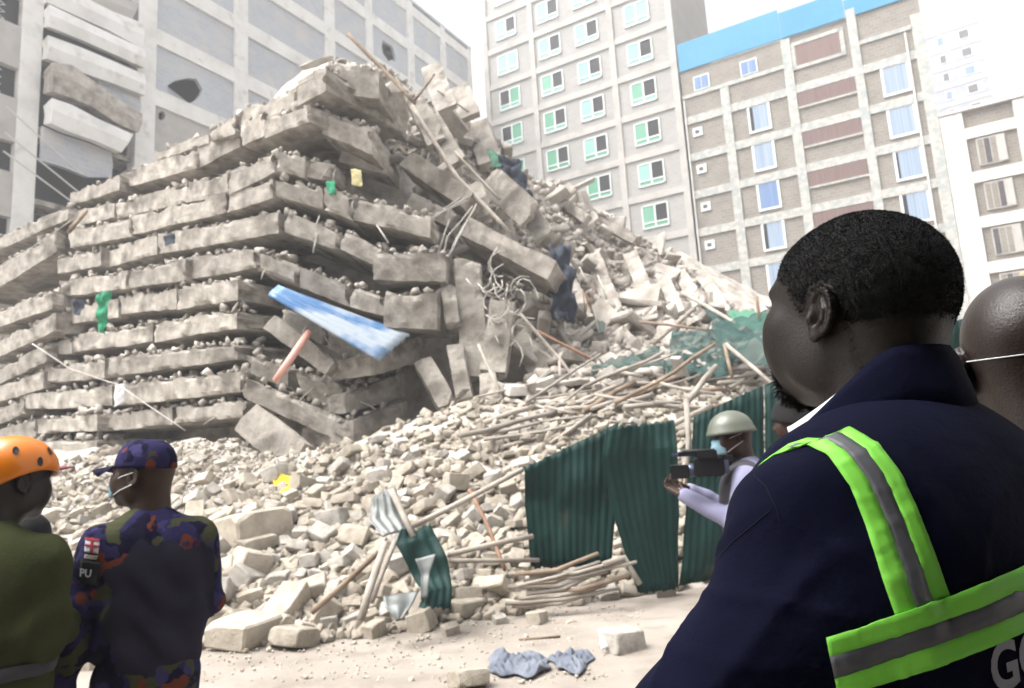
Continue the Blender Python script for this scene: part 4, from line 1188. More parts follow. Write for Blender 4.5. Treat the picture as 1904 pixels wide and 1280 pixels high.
# collar: a standing band folded over, open at the throat
def collar(name, m, rings, parent, thick=.003, steps=40, a0=-148, a1=148, sm=True):
    """rings: list of functions angle -> (radius, height, forward shift); angle 0 = nape"""
    rows = []
    for rg in rings:
        row = []
        for i in range(steps + 1):
            a = R(a0 + (a1 - a0) * i / steps); r_, h_, s_ = rg(a)
            row.append(BP(-math.cos(a) * r_ * 1.0 + s_, math.sin(a) * r_ * .98, h_))
        rows.append(row)
    return MB().sheet(rows, thick).build(name, m, parent, smooth=sm)
def fr(a):
    t = max(0, min(1, (abs(math.degrees(a)) - 45) / 95)); return t * t * (3 - 2 * t)
collar('collar', M['navy'], [lambda a: (.099 + .022 * fr(a), .004 - .070 * fr(a), .0), lambda a: (.094 + .033 * fr(a) + .002 * math.sin(7 * a), .040 - .075 * fr(a), .0),
                             lambda a: (.086 + .040 * fr(a) + .001 * math.sin(9 * a), .078 - .095 * fr(a), .002), lambda a: (.081 + .042 * fr(a), .090 - .104 * fr(a), .003), lambda a: (.078 + .042 * fr(a), .089 - .104 * fr(a), .003),
                             lambda a: (.075 + .034 * fr(a), .05 - .08 * fr(a), .003), lambda a: (.074 + .030 * fr(a), .0 - .05 * fr(a), .003)], jacket, .0022)
sc = collar('shirt_collar', M['shirt'], [lambda a: (.073 + .030 * fr(a), .02 - .050 * fr(a), .003), lambda a: (.0735 + .040 * fr(a), .070 - .072 * fr(a), .004), lambda a: (.0725 + .042 * fr(a), .0800 - .074 * fr(a), .004),
                             lambda a: (.0705 + .042 * fr(a), .0800 - .074 * fr(a), .004), lambda a: (.066 + .030 * fr(a), .02 - .05 * fr(a), .004)], man, .0012)
# reflective straps laid on the cloth; outlines given as photo pixels, seated on the jacket surface
def strap(name, m, left, right, parent, n=56, k=3, off=.0022, extra=None):
    def along(P, t):
        L_ = [0]
        for p, q in zip(P, P[1:]): L_.append(L_[-1] + math.hypot(q[0] - p[0], q[1] - p[1]))
        d = t * L_[-1]
        for i in range(len(P) - 1):
            if d <= L_[i + 1] + 1e-6:
                f = (d - L_[i]) / max(1e-6, L_[i + 1] - L_[i]); return (P[i][0] + (P[i + 1][0] - P[i][0]) * f, P[i][1] + (P[i + 1][1] - P[i][1]) * f)
        return P[-1]
    rows = []
    for i in range(n + 1):
        a, b = along(left, i / n), along(right, i / n); row = []
        for j in range(k + 1):
            f = j / k; q = on_jacket(a[0] + (b[0] - a[0]) * f, a[1] + (b[1] - a[1]) * f, off + .0016 * max(0, noise.noise(Vector((i * .55, f * .8, left[0][0] * .01)))) + .0007 * noise.noise(Vector((i * 1.9, f * 2, 3)))); row.append(q)
        rows.append(row)
    last = None
    rows = [r_ for r_ in rows if all(p is not None for p in r_)]
    if extra: rows = extra(rows) + rows
    if len(rows) < 2: print('STRAP FAIL', name); return None
    return MB().sheet(rows, -.0012).build(name, m, parent, smooth=True)
def over_front(rows):
    """carry the strap on over the shoulder and down the chest"""
    out = []
    for i in range(1, 9):
        row = []
        for p in rows[0]:
            q = p + BF @ Vector((.020 * i, -.008 * i, -.004 * i * i)); loc, nrm, _, _ = JB.find_nearest(q)
            row.append(loc + nrm * .0022)
        out.append(row)
    return out[::-1]
cl = [[(1462, 842), (1500, 828), (1540, 848), (1580, 905), (1608, 975), (1640, 1075), (1664, 1145)],
      [(1490, 833), (1536, 818), (1575, 842), (1612, 890), (1642, 955), (1676, 1050), (1702, 1130)],
      [(1510, 826), (1562, 806), (1606, 836), (1640, 880), (1668, 940), (1704, 1036), (1732, 1119)],
      [(1530, 818), (1580, 796), (1634, 828), (1674, 880), (1700, 935), (1738, 1032), (1764, 1105)]]
strap('strap', M['lime'], cl[0], cl[1], jacket, extra=over_front)
strap('strap', M['silver'], cl[1], cl[2], jacket, extra=over_front)
strap('strap', M['lime'], cl[2], cl[3], jacket, extra=over_front)
bl = [[(1535, 1184), (1660, 1142), (1765, 1105), (1904, 1049), (1990, 1010)], [(1541, 1219), (1660, 1180), (1770, 1144), (1904, 1091), (1990, 1054)],
      [(1549, 1256), (1660, 1219), (1770, 1184), (1904, 1132), (1990, 1096)], [(1556, 1292), (1660, 1262), (1770, 1226), (1904, 1172), (1990, 1136)]]
strap('strap', M['lime'], bl[0], bl[1], jacket, off=.0038)
strap('strap', M['silver'], bl[1], bl[2], jacket, off=.0038)
strap('strap', M['lime'], bl[2], bl[3], jacket, off=.0038)
# printed letters
def letters(txt, corners, m, parent, surf, off=.0012):
    """flat print: text fitted into a pixel quadrilateral (tl, tr, br, bl), seated on a surface"""
    cu = bpy.data.curves.new('lettering', 'FONT'); cu.body = txt; cu.size = 1; cu.offset = .03; cu.resolution_u = 4
    o = bpy.data.objects.new('lettering', cu); C.objects.link(o); dg = bpy.context.evaluated_depsgraph_get()
    me = bpy.data.meshes.new_from_object(o.evaluated_get(dg)); bpy.data.objects.remove(o); bpy.data.curves.remove(cu)
    bm = bmesh.new(); bm.from_mesh(me); bmesh.ops.triangulate(bm, faces=bm.faces[:])
    bmesh.ops.subdivide_edges(bm, edges=bm.edges[:], cuts=2)
    xs = [v.co.x for v in bm.verts]; ys = [v.co.y for v in bm.verts]
    tl, tr, br, bl_ = corners
    for v in bm.verts:
        s_, t_ = (v.co.x - min(xs)) / (max(xs) - min(xs)), (v.co.y - min(ys)) / (max(ys) - min(ys))
        px = (bl_[0] * (1 - s_) + br[0] * s_) * (1 - t_) + (tl[0] * (1 - s_) + tr[0] * s_) * t_
        py = (bl_[1] * (1 - s_) + br[1] * s_) * (1 - t_) + (tl[1] * (1 - s_) + tr[1] * s_) * t_
        q = surf(px, py, off); v.co = q if q is not None else Vector((0, 0, -5))
    me.materials.clear(); bm.to_mesh(me); bm.free(); me.materials.append(m)
    return obj('lettering', me, parent)
letters('GO', [(1836, 1200), (1942, 1158), (1958, 1252), (1846, 1292)], M['letter'], jacket, on_jacket)
# sewn seams
def seam(P, name='seam', off=.0003, r=.0007):
    Q = []
    for (x0, y0), (x1, y1) in zip(P, P[1:]):
        k = max(2, int(math.hypot(x1 - x0, y1 - y0) / 14))
        for i in range(k):
            q = on_jacket(x0 + (x1 - x0) * i / k, y0 + (y1 - y0) * i / k, off)
            if q is not None and (not Q or (q - Q[-1]).length < .06): Q.append(q)
    if len(Q) > 2: MB().tube(Q, r, 5).build(name, M['navy2'], jacket)
seam([(1402, 884), (1424, 905), (1446, 950), (1456, 990)])
seam([(1432, 950), (1360, 1010), (1290, 1090), (1225, 1175), (1196, 1230)])
seam([(1548, 1184), (1556, 1240), (1566, 1290)])
# lime edging on the sleeve
# trousers and shoes below the picture
M['trouser'] = mat('dark_trousers', [(.012, .012, .016), (.02, .02, .025)], 8, .9)
S = SDF((NB.x - .4, NB.y - .4, -.02), (NB.x + .4, NB.y + .4, NB.z - .6), .012)
hip = Vector((NB.x, NB.y, .95)) + BF @ Vector((.02, 0, 0))
S.ell(hip, (.13, .18, .16), BF, .05)
for b in (1, -1):
    S.cone(hip + BF @ Vector((0, b * .09, -.05)), hip + BF @ Vector((.02, b * .11, -.45)), .095, .075, .05)
    S.cone(hip + BF @ Vector((.02, b * .11, -.45)), hip + BF @ Vector((-.01, b * .12, -.84)), .075, .06, .03)
obj('trousers', S.mesh('trousers', M['trouser'], 1), man)
for b in (1, -1):
    S = SDF((NB.x - .4, NB.y - .4, -.02), (NB.x + .4, NB.y + .4, .16), .008)
    f_ = Vector((hip.x, hip.y, .045)) + BF @ Vector((0, b * .12, 0)); S.cone(f_ + BF @ Vector((-.05, 0, .01)), f_ + BF @ Vector((.16, 0, 0)), .048, .042, .03)
    obj('shoe', S.mesh('shoe', M['hair'], 1), man)
# ---------------------------------------------------------------- the other people
def camo(name, cols, scale):
    """dark / purple ground with separate olive and rust patches"""
    m = bpy.data.materials.new(name); m.use_nodes = True
    n = m.node_tree.nodes; l = m.node_tree.links; p = n['Principled BSDF']; p.inputs['Roughness'].default_value = .95; p.inputs['Specular IOR Level'].default_value = .05
    tc = n.new('ShaderNodeTexCoord'); out = None
    for i, (c, th, sc) in enumerate(cols):
        if i == 0:
            rgb = n.new('ShaderNodeRGB'); rgb.outputs[0].default_value = (*c, 1); out = rgb.outputs[0]; continue
        mp = n.new('ShaderNodeMapping'); mp.inputs['Location'].default_value = (i * 3.7, i * 1.9, -i * 5.3); l.new(tc.outputs['Object'], mp.inputs['Vector'])
        nz = n.new('ShaderNodeTexNoise'); nz.inputs['Scale'].default_value = scale * sc; nz.inputs['Detail'].default_value = 2.5; nz.inputs['Roughness'].default_value = .55; l.new(mp.outputs[0], nz.inputs['Vector'])
        mr = n.new('ShaderNodeMapRange'); mr.inputs[1].default_value = th; mr.inputs[2].default_value = th + .02; l.new(nz.outputs['Fac'], mr.inputs[0])
        mx = n.new('ShaderNodeMix'); mx.data_type = 'RGBA'; l.new(mr.outputs[0], mx.inputs[0]); l.new(out, mx.inputs[6]); mx.inputs[7].default_value = (*c, 1); out = mx.outputs[2]
    l.new(out, p.inputs['Base Color'])
    nb = n.new('ShaderNodeTexNoise'); nb.inputs['Scale'].default_value = 18; nb.inputs['Detail'].default_value = 4; l.new(tc.outputs['Object'], nb.inputs['Vector'])
    bp = n.new('ShaderNodeBump'); bp.inputs['Strength'].default_value = .5; bp.inputs['Distance'].default_value = .02; l.new(nb.outputs['Fac'], bp.inputs['Height']); l.new(bp.outputs[0], p.inputs['Normal'])
    return m
M['camo'] = camo('purple_camouflage', [((.020, .018, .055), 0, 1), ((.0085, .008, .021), .50, .8), ((.044, .047, .025), .555, 1.0), ((.034, .031, .088), .585, 1.1), ((.105, .030, .019), .60, .95)], 10.0)
M['panel'] = mat('plain_slate_cloth', [(.0165, .016, .026), (.024, .023, .036)], 5, .95, .2, 200, spec=.06)
M['olive'] = mat('olive_cotton', [(.024, .0275, .011), (.038, .043, .018)], 5, .95, .3, 90, spec=.06)
M['orange'] = mat('orange_helmet_shell', [(.55, .15, .005), (.62, .18, .008)], 2, .28, spec=.5)
M['helmet'] = mat('olive_steel_helmet', [(.085, .095, .072), (.11, .12, .094)], 5, .38, .05, 80, spec=.5)
M['mask'] = mat('pale_blue_mask', [(.17, .29, .35), (.22, .35, .40)], 20, .85, .1, 200)
M['black'] = mat('black_plastic', [(.008, .008, .010), (.014, .014, .016)], 10, .4)
M['lens'] = mat('grey_blue_metal', [(.05, .06, .10), (.13, .15, .22)], 12, .3, metallic=.5)
M['vest'] = mat('grey_vest_cloth', [(.032, .030, .037), (.047, .045, .054)], 6, .9, .2, 150)
M['lilac'] = mat('pale_lilac_shirt', [(.17, .17, .26), (.22, .22, .32)], 8, .9, .15, 150)
M['pink'] = mat('pink_cloth', [(.22, .06, .085), (.30, .11, .14)], 8, .9)
M['blackcloth'] = mat('black_cloth', [(.006, .006, .008), (.010, .010, .012)], 8, .92)
M['red'] = mat('red_print', [(.28, .02, .03)], rough=.8)
M['offwhite'] = mat('white_print', [(.55, .55, .58)], rough=.8)
def hand_sdf(S, wrist, d, palm_n, curl=.5, s=1.0, thumb=1):
    """hand with palm and five bent fingers; d = pointing direction, palm_n = out of the palm"""
    d = d.normalized(); palm_n = (palm_n - d * palm_n.dot(d)).normalized(); w = d.cross(palm_n)
    G = Matrix((d, w, palm_n)).transposed(); P = lambda a, b, c: wrist + G @ Vector((a, b, c)) * s
    S.box(P(.05, 0, 0), (.036 * s, .030 * s, .006 * s), G, .008 * s, .01)
    S.cone(P(-.04, 0, 0), P(.02, 0, 0), .027 * s, .025 * s, .015)
    for i, (b, L_) in enumerate(((.032, .068), (.011, .078), (-.011, .072), (-.031, .056))):
        p = P(.088, b, 0); a = 0.0; q = p
        for j, f in enumerate((.45, .32, .23)):
            a += curl * (.7 + .3 * j); e = q + G @ Vector((math.cos(a), 0, math.sin(a))) * L_ * f * s
            S.cone(q, e, (.0092 - .0012 * j) * s, (.0085 - .0012 * j) * s, .004); q = e
    t0 = P(.022, thumb * .034, .004); t1 = t0 + G @ Vector((.028, thumb * .026, .014)) * s; t2 = t1 + G @ Vector((.026, thumb * .004, .016)) * s
    S.cone(t0, t1, .012 * s, .010 * s, .008); S.cone(t1, t2, .010 * s, .008 * s, .004)
def join_meshes(name, mes, m):
    bm = bmesh.new()
    for me in mes: bm.from_mesh(me)
    me = bpy.data.meshes.new(name); bm.to_mesh(me); bm.free(); me.materials.append(m); me.shade_smooth(); return me
def make_person(label, H, azb, azh, pitch=0.0, s=1.0, jm=None, tm=None, sm=None, arms=None, hem=-.62, build=1.0, vox=.0075, ears=True, hands=None, folds=.004):
    e = empty('person', (0, 0, 0)); tag(e, label, 'person')
    HF = frame(azh, pitch); F = frame(azb)
    NBp = H + HF @ Vector((-.045, 0, -.150)) * s
    B_ = lambda a, b, c: NBp + F @ Vector((a, b, c)) * s
    arms = arms or {1: ((-.02, .27, -.36), (.06, .27, -.60)), -1: ((-.02, -.27, -.36), (.06, -.27, -.60))}
    pts_ = [H + Vector((.16, .16, .15)), H - Vector((.16, .16, .16)), B_(0, 0, -.40)]
    for sd, (el, wr) in arms.items(): pts_ += [B_(*el), B_(*wr) + Vector((.14, .14, .14)), B_(*wr) - Vector((.14, .14, .14))]
    lo_ = [min(p[i] for p in pts_) - .03 for i in range(3)]; hi_ = [max(p[i] for p in pts_) + .03 for i in range(3)]
    S = SDF(lo_, hi_, .0055)
    head_sdf(S, H, HF, s, NBp + Vector((0, 0, -.06)), .056)
    if ears: ear_sdf(S, H, HF, s * 1.0)
    S.cone(NBp + Vector((0, 0, -.05)), B_(0, 0, -.34), .05 * s, .08 * s, .03)
    for sd, (el, wr) in arms.items():
        a, b = B_(*el), B_(*wr); d = (b - a).normalized(); sh_ = B_(-.01, sd * .17, -.115)
        S.cone(B_(0, 0, -.13), sh_, .045 * s, .045 * s, .02); S.cone(sh_, a, .045 * s, .038 * s, .02); S.cone(a, b, .038 * s, .026 * s, .02)
        hd = (hands or {}).get(sd, {})
        hand_sdf(S, b + d * .01, hd.get('d', d), hd.get('n', F @ Vector((0, -sd, 0))), hd.get('curl', .35), s, hd.get('thumb', 1))
    body = obj('body', S.mesh('body', sm, 1), e)
    hz = NBp.z - .55 * s
    S = SDF((NBp.x - .52, NBp.y - .52, NBp.z + (hem - .03) * s), (NBp.x + .52, NBp.y + .52, NBp.z + .08), vox)
    for b in (1, -1):
        S.cone(B_(-.02, b * .03, -.06), B_(-.01, b * .165 * build, -.095), .068 * s, .066 * s, .05)
        S.cone(B_(.0, b * .10, -.15), B_(.01, b * .10, -.42), .115 * s * build, .105 * s * build, .08)
    S.ell(B_(-.02, 0, -.24), (.12 * s, .185 * s * build, .24 * s), F, .08)
    S.ell(B_(.01, 0, -.52), (.125 * s, .175 * s * build, .24 * s), F, .08)
    S.cone(B_(-.015, 0, -.03), B_(-.02, 0, -.10), .066 * s, .09 * s, .04)
    for sd, (el, wr) in arms.items():
        sh_, a, b = B_(-.01, sd * .185 * build, -.115), B_(*el), B_(*wr)
        S.cone(sh_, a, .072 * s, .060 * s, .04); S.cone(a, b, .060 * s, .044 * s, .03)
    S.wave(lambda X, Y, Z: folds * np.sin((Z - NBp.z) * 42 + 3 * np.sin(X * 19) + Y * 16) * np.clip((NBp.z - .1 - Z) / .2, .15, 1) + folds * .7 * np.sin(X * 40 + Y * 33 + Z * 11))
    S.half(B_(0, 0, hem), (0, 0, -1)); S.half(NBp + UP * .045 * s, (0, 0, 1))
    jme = S.mesh('jacket', jm, 1); jk = obj('jacket', jme, e)
    S = SDF((NBp.x - .42, NBp.y - .42, .0), (NBp.x + .42, NBp.y + .42, hz + .15), .011)
    hip = NBp + Vector((0, 0, -.56 * s)); leg = hip.z
    S.ell(hip, (.12 * s, .165 * s, .14 * s), F, .04)
    for b in (1, -1):
        k1 = hip + F @ Vector((.03, b * .10 * s, 0)); k1.z = leg * .52; k2 = hip + F @ Vector((-.01, b * .12 * s, 0)); k2.z = .09
        S.cone(hip + F @ Vector((0, b * .085 * s, -.04)), k1, .095 * s, .075 * s, .05); S.cone(k1, k2, .074 * s, .062 * s, .03)
    obj('trousers', S.mesh('trousers', tm, 1), e)
    for b in (1, -1):
        f_ = hip + F @ Vector((-.03, b * .12 * s, 0)); f_.z = .045
        S = SDF(f_ - Vector((.25, .25, .05)), f_ + Vector((.25, .25, .14)), .009)
        S.cone(f_ + Vector((0, 0, .015)), f_ + F @ Vector((.17, 0, 0)), .050, .040, .03); S.cone(f_ + Vector((0, 0, .02)), f_ + Vector((0, 0, .08)), .048, .05, .02); S.half(Vector((0, 0, .002)), (0, 0, -1))
        obj('boot', S.mesh('boot', M['blackcloth'], 1), e)
    bv = BVHTree.FromPolygons([v.co.copy() for v in jme.vertices], [tuple(p.vertices) for p in jme.polygons])
    def surf(px, py, off=.002):
        h = bv.ray_cast(CAM_O, ray(px, py).normalized(), 12); return h[0] + h[1] * off if h[0] is not None else None
    return dict(e=e, HF=HF, F=F, NB=NBp, B=B_, jacket=jk, surf=surf, H=H, s=s, body=body, P=lambda a, b, c: H + HF @ Vector((a, b, c)) * s)
def decal(name, surf, tl, tr, br, bl_, m, parent, off=.003, n=8):
    rows = []
    for j in range(n + 1):
        t = j / n; row = []
        for i in range(n + 1):
            s_ = i / n; x = (tl[0] * (1 - s_) + tr[0] * s_) * (1 - t) + (bl_[0] * (1 - s_) + br[0] * s_) * t; y = (tl[1] * (1 - s_) + tr[1] * s_) * (1 - t) + (bl_[1] * (1 - s_) + br[1] * s_) * t
            row.append(surf(x, y, off))
        rows.append(row)
    rows = [r_ for r_ in rows if all(q is not None for q in r_)]
    if len(rows) < 2: print('DECAL FAIL', name); return None
    return MB().sheet(rows, -.001).build(name, m, parent, smooth=True)
def face_mask(D, m, z0=-.085, z1=-.012, strap_m=None):
    rows = []
    for j in range(7):
        c = z0 + (z1 - z0) * j / 6; row = []
        for i in range(13):
            a = R(-62 + 124 * i / 12); bul = .012 * math.sin(math.pi * j / 6) + .004 * math.sin(j * 2.6)
            row.append(D['P'](.034 + (.082 + bul) * math.cos(a), .072 * math.sin(a), c))
        rows.append(row)
    k = MB().sheet(rows, -.0015).build('face_mask', m, D['e'], smooth=True)
    for b in (1, -1):
        for c, ce in ((z0 + .012, -.03), (z1 - .006, .014)):
            MB().tube([D['P'](.070, b * .0655, c), D['P'](.03, b * .083, (c + ce) / 2), D['P'](-.022, b * .094, ce)], .0016, 5).build('ear_loop', strap_m or M['frame'], k)
    return k
def dome(D, name, m, c, r, cut, wavy=0.0, boxy=1.0, thick=.004, brim=0.0, front=0.0, nlat=12, nlon=40):
    """helmet or cap shell: upper part of an ellipsoid with an optional flared rim"""
    rows = []
    for j in range(nlat + 1):
        row = []
        for i in range(nlon + 1):
            a = 2 * math.pi * i / nlon
            lo = cut + wavy * math.cos(2 * a) + front * math.cos(a)
            ph = math.pi / 2 - (math.pi / 2 - lo) * j / nlat
            fl = 1 + (brim * max(0, (j - nlat + 2)) / 2 if brim else 0)
            cp2 = max(0, math.cos(ph)) ** boxy; row.append(D['P'](c[0] + r[0] * fl * cp2 * math.cos(a), c[1] + r[1] * fl * cp2 * math.sin(a), c[2] + r[2] * math.sin(ph)))
        rows.append(row)
    return MB().sheet(rows, thick).build(name, m, D['e'], smooth=True)

# officer in purple camouflage
off = make_person('officer in purple camouflage cap and jacket with slate back panel and blue mask', at(266, 884, 2.62), R(-24), R(-84), R(4), .97, M['camo'], M['camo'], M['skin3'],
                  {1: ((-.03, .255, -.38), (.02, .275, -.62)), -1: ((.06, -.20, -.34), (.26, -.10, -.34))}, hem=-.60, build=.92, folds=.007)
dome(off, 'cap', M['camo'], (-.010, 0, .036), (.112, .094, .100), R(-4), thick=.003, boxy=.62)
bz_ = []
for j in range(5):
    bz_.append([off['P'](.080 + .025 * j + .0 * i, -.072 + .144 * i / 8, .042 - .004 * j - .010 * ((i - 4) / 4) ** 2 * (1 + .5 * j)) if True else None for i in range(9)])
for j in range(5):
    for i in range(9):
        t = (i - 4) / 4; bz_[j][i] = off['P'](.085 + .030 * j * (1 - .55 * t * t), .080 * t * (1 - .04 * j), .044 - .007 * j - .022 * t * t)
MB().sheet(bz_, .003).build('cap_brim', M['camo'], off['e'], smooth=True)
face_mask(off, M['mask'])
# plain back panel: back-facing cloth below the yoke
def back_panel(D, m, top, wid):
    me = D['jacket'].data; F = D['F']; keep = []
    for p in me.polygons:
        q = F.transposed() @ (p.center - D['NB']); n = F.transposed() @ p.normal
        if n.x < -.12 and q.z < top - .9 * max(0, q.y - .02) - .25 * max(0, -q.y) + .012 * math.sin(q.y * 60) and -.22 < q.y < wid - .05 + .10 * min(0, q.z + .3) + .02 * math.sin(q.z * 30): keep.append(p)
    idx = {}; vs = []; fs = []
    for p in keep:
        f = []
        for i in p.vertices:
            if i not in idx: idx[i] = len(vs); vs.append(me.vertices[i].co + me.vertices[i].normal * .005)
            f.append(idx[i])
        fs.append(f)
    return obj('back_panel', mesh_from('back_panel', vs, fs, m, True), D['jacket'])
back_panel(off, M['panel'], -.085, .17)
sf = off['surf']
fl = decal('flag_patch', sf, (160, 1000), (186, 1004), (183, 1030), (158, 1026), M['offwhite'], off['jacket'])
for q in [((160, 1012), (186, 1015), (186, 1019), (160, 1016)), ((171, 1001), (176, 1002), (174, 1029), (169, 1028)), ((160, 1000), (186, 1004), (186, 1008), (160, 1004))]:
    decal('flag_stripe', sf, *q, M['red'], fl or off['jacket'], .0055)
decal('tab', sf, (159, 1031), (183, 1034), (180, 1041), (157, 1038), M['wood'], off['jacket'])
ab = decal('armband', sf, (152, 1040), (190, 1046), (184, 1090), (150, 1082), M['blackcloth'], off['jacket'], .006)
letters('PU', [(152, 1056), (174, 1058), (172, 1073), (150, 1071)], M['offwhite'], ab or off['jacket'], sf, .0085)

# rescuer in orange helmet and olive coverall
res = make_person('rescuer in orange vented helmet and olive coverall holding a phone', at(24, 898, 2.30), R(-2), R(22), R(-4), 1.0, M['olive'], M['olive'], M['skin1'],
                  {1: ((-.02, .27, -.36), (.10, .22, -.52)), -1: ((-.02, -.195, -.34), (.20, -.13, -.34))}, hem=-.70, build=.93, folds=.007,
                  hands={-1: dict(n=Vector((0, 0, 1)), curl=.6)})
hc, hr = (-.004, 0, .040), (.128, .108, .108)
dome(res, 'helmet', M['orange'], hc, hr, R(-15), wavy=R(-11), thick=.008, front=R(17))
hel = [o for o in res['e'].children if o.name.startswith('helmet')][0]
for az_, el_ in [(-150, 18), (-118, 30), (-85, 12), (-60, 32), (150, 18), (118, 30), (85, 12), (60, 32), (-170, 45), (170, 45)]:
    a, ph = R(az_), R(el_)
    p = Vector((hr[0] * math.cos(ph) * math.cos(a), hr[1] * math.cos(ph) * math.sin(a), hr[2] * math.sin(ph))); n = Vector((p.x / hr[0] ** 2, p.y / hr[1] ** 2, p.z / hr[2] ** 2)).normalized()
    t = Vector((0, 0, 1)) - n * n.z; t.normalize(); w = n.cross(t); rows = []
    for k in range(4):
        rows.append([res['P'](*(Vector(hc) + p + n * (.010 - .0015 * (k / 3) ** 2) + (t * .016 * math.sin(2 * math.pi * i / 14) + w * .009 * math.cos(2 * math.pi * i / 14)) * (1 - k / 3 + .01))) for i in range(15)])
    MB().sheet(rows).build('vent', M['black'], hel, smooth=True)
bd = [(-.150, .0), ]
rows = []
for z in (-.440, -.400):
    rows.append([])
    for i in range(25):
        a = 2 * math.pi * i / 24; q = res['B'](.01 + .5 * math.cos(a), .5 * math.sin(a), z); c_ = res['B'](.01, 0, z)
        bvj = BVHTree.FromPolygons([v.co.copy() for v in res['jacket'].data.vertices], [tuple(p.vertices) for p in res['jacket'].data.polygons]) if i == 0 and z == -.440 else bvj
        h = bvj.ray_cast(c_, (q - c_).normalized(), .5); rows[-1].append((h[0] if h[0] else q) + (q - c_).normalized() * .006)
MB().sheet(rows, .002).build('belt', M['vest'], res['e'], smooth=True)
ph_ = res['B'](.30, -.145, -.32)
o = MB().box((0, 0, 0), (.036, .004, .072)).build('phone', M['offwhite']); bevel_mesh(o.data, .003, 2); o.location = ph_; o.rotation_euler = (R(-35), R(-18), R(20))
tag(o, 'small pale phone held up by the rescuer in olive', 'phone', None, 'thing')
MB().box((0, -.0046, -.055), (.034, .0006, .014)).build('screen_bar', M['red'], o)
# person hidden behind the rescuer: only the cap peak shows
hid = make_person('person in lilac cap standing beyond the rescuer in orange helmet', at(36, 884, 3.25), R(20), R(70), R(0), .98, M['blackcloth'], M['trouser'], M['skin3'], None, build=1.0)
dome(hid, 'cap', M['lilac'], (-.010, 0, .036), (.108, .090, .090), R(-4), thick=.003)
bz_ = [[hid['P'](.075 + .038 * j * (1 - .5 * ((i - 4) / 4) ** 2), .076 * (i - 4) / 4, .040 - .004 * j - .012 * ((i - 4) / 4) ** 2) for i in range(9)] for j in range(5)]
MB().sheet(bz_, .004).build('cap_peak', M['pink'], hid['e'], smooth=True)

# camera operator
camo_h = at(1360, 812, 4.05)
ope = make_person('camera operator in olive steel helmet, blue mask and grey vest over lilac sleeves', camo_h, R(-72), R(-98), R(-4), 1.0, M['lilac'], M['trouser'], M['skin3'],
                  {1: ((.06, .22, -.33), (.34, .10, -.18)), -1: ((.10, -.22, -.30), (.32, -.08, -.16))}, hem=-.60,
                  hands={1: dict(n=Vector((0, 0, 1)), curl=.55), -1: dict(n=Vector((0, 0, 1)), curl=.55)})
dome(ope, 'helmet', M['helmet'], (-.004, 0, .030), (.132, .116, .118), R(-6), thick=.004, brim=.10)
face_mask(ope, M['mask'], -.095, -.008)
S = SDF(ope['NB'] + Vector((-.4, -.4, -.64)), ope['NB'] + Vector((.4, .4, .06)), .009)
for b in (1, -1): S.cone(ope['B'](0, b * .09, -.15), ope['B'](.01, b * .09, -.42), .142, .130, .08); S.cone(ope['B'](-.015, b * .04, -.06), ope['B'](-.01, b * .13, -.08), .080, .075, .04)
S.ell(ope['B'](.0, 0, -.30), (.155, .215, .28), ope['F'], .06); S.half(ope['B'](0, 0, -.56), (0, 0, -1))
obj('vest', S.mesh('vest', M['vest'], 1), ope['e'])
S = SDF(ope['NB'] + Vector((-.2, -.2, -.12)), ope['NB'] + Vector((.2, .2, .12)), .007); S.cone(ope['B'](.015, 0, .0), ope['B'](.0, 0, -.06), .080, .095, .03); S.half(ope['NB'] + UP * .035, (0, 0, 1)); obj('scarf', S.mesh('scarf', M['blackcloth'], 1), ope['e'])
# shoulder video camera
cp_ = at(1300, 868, 3.92); vf = frame(R(-78)); vc = empty('video_camera', (0, 0, 0)); tag(vc, 'black video camera with flip-out screen held by the helmeted operator', 'video camera')
VM = Matrix.Translation(cp_) @ vf.to_4x4()
def vpart(name, lo, hi, m, bev=.006, parent=vc):
    o = MB().box2(lo, hi).build(name, m, parent); bevel_mesh(o.data, bev, 2); o.data.transform(VM); return o
vpart('camera_body', (-.13, -.045, -.055), (.03, .045, .045), M['black'])
vpart('lens_hood', (.06, -.050, -.060), (.16, .050, .015), M['black'], .004)
o = MB().tube([(.02, 0, -.018), (.05, 0, -.018), (.065, 0, -.018)], [.036, .038, .036], 18).build('lens_barrel', M['lens'], vc, smooth=True); o.data.transform(VM)
o = MB().tube([(-.10, 0, .045), (-.09, 0, .085), (.08, 0, .088), (.11, 0, .075)], [.011, .012, .012, .010], 8).build('top_handle', M['black'], vc, smooth=True); o.data.transform(VM)
vpart('microphone', (.00, -.03, .060), (.15, -.006, .082), M['lens'], .008)
vpart('flip_screen', (-.10, .06, .045), (.01, .068, .088), M['black'], .003)
vpart('viewfinder', (-.19, -.02, .02), (-.12, .02, .055), M['black'], .005)
vpart('battery', (-.16, -.035, -.045), (-.132, .035, .03), M['lens'], .004)
# person in pink behind the operator
pk = make_person('person with black hair and pink top standing beside the green iron', at(1478, 784, 3.6), R(-30), R(-60), R(-6), .96, M['pink'], M['trouser'], M['skin3'], None, build=.92)
dome(pk, 'hair', M['hair'], (-.016, 0, .026), (.122, .104, .110), R(-26), thick=.01, front=R(26))
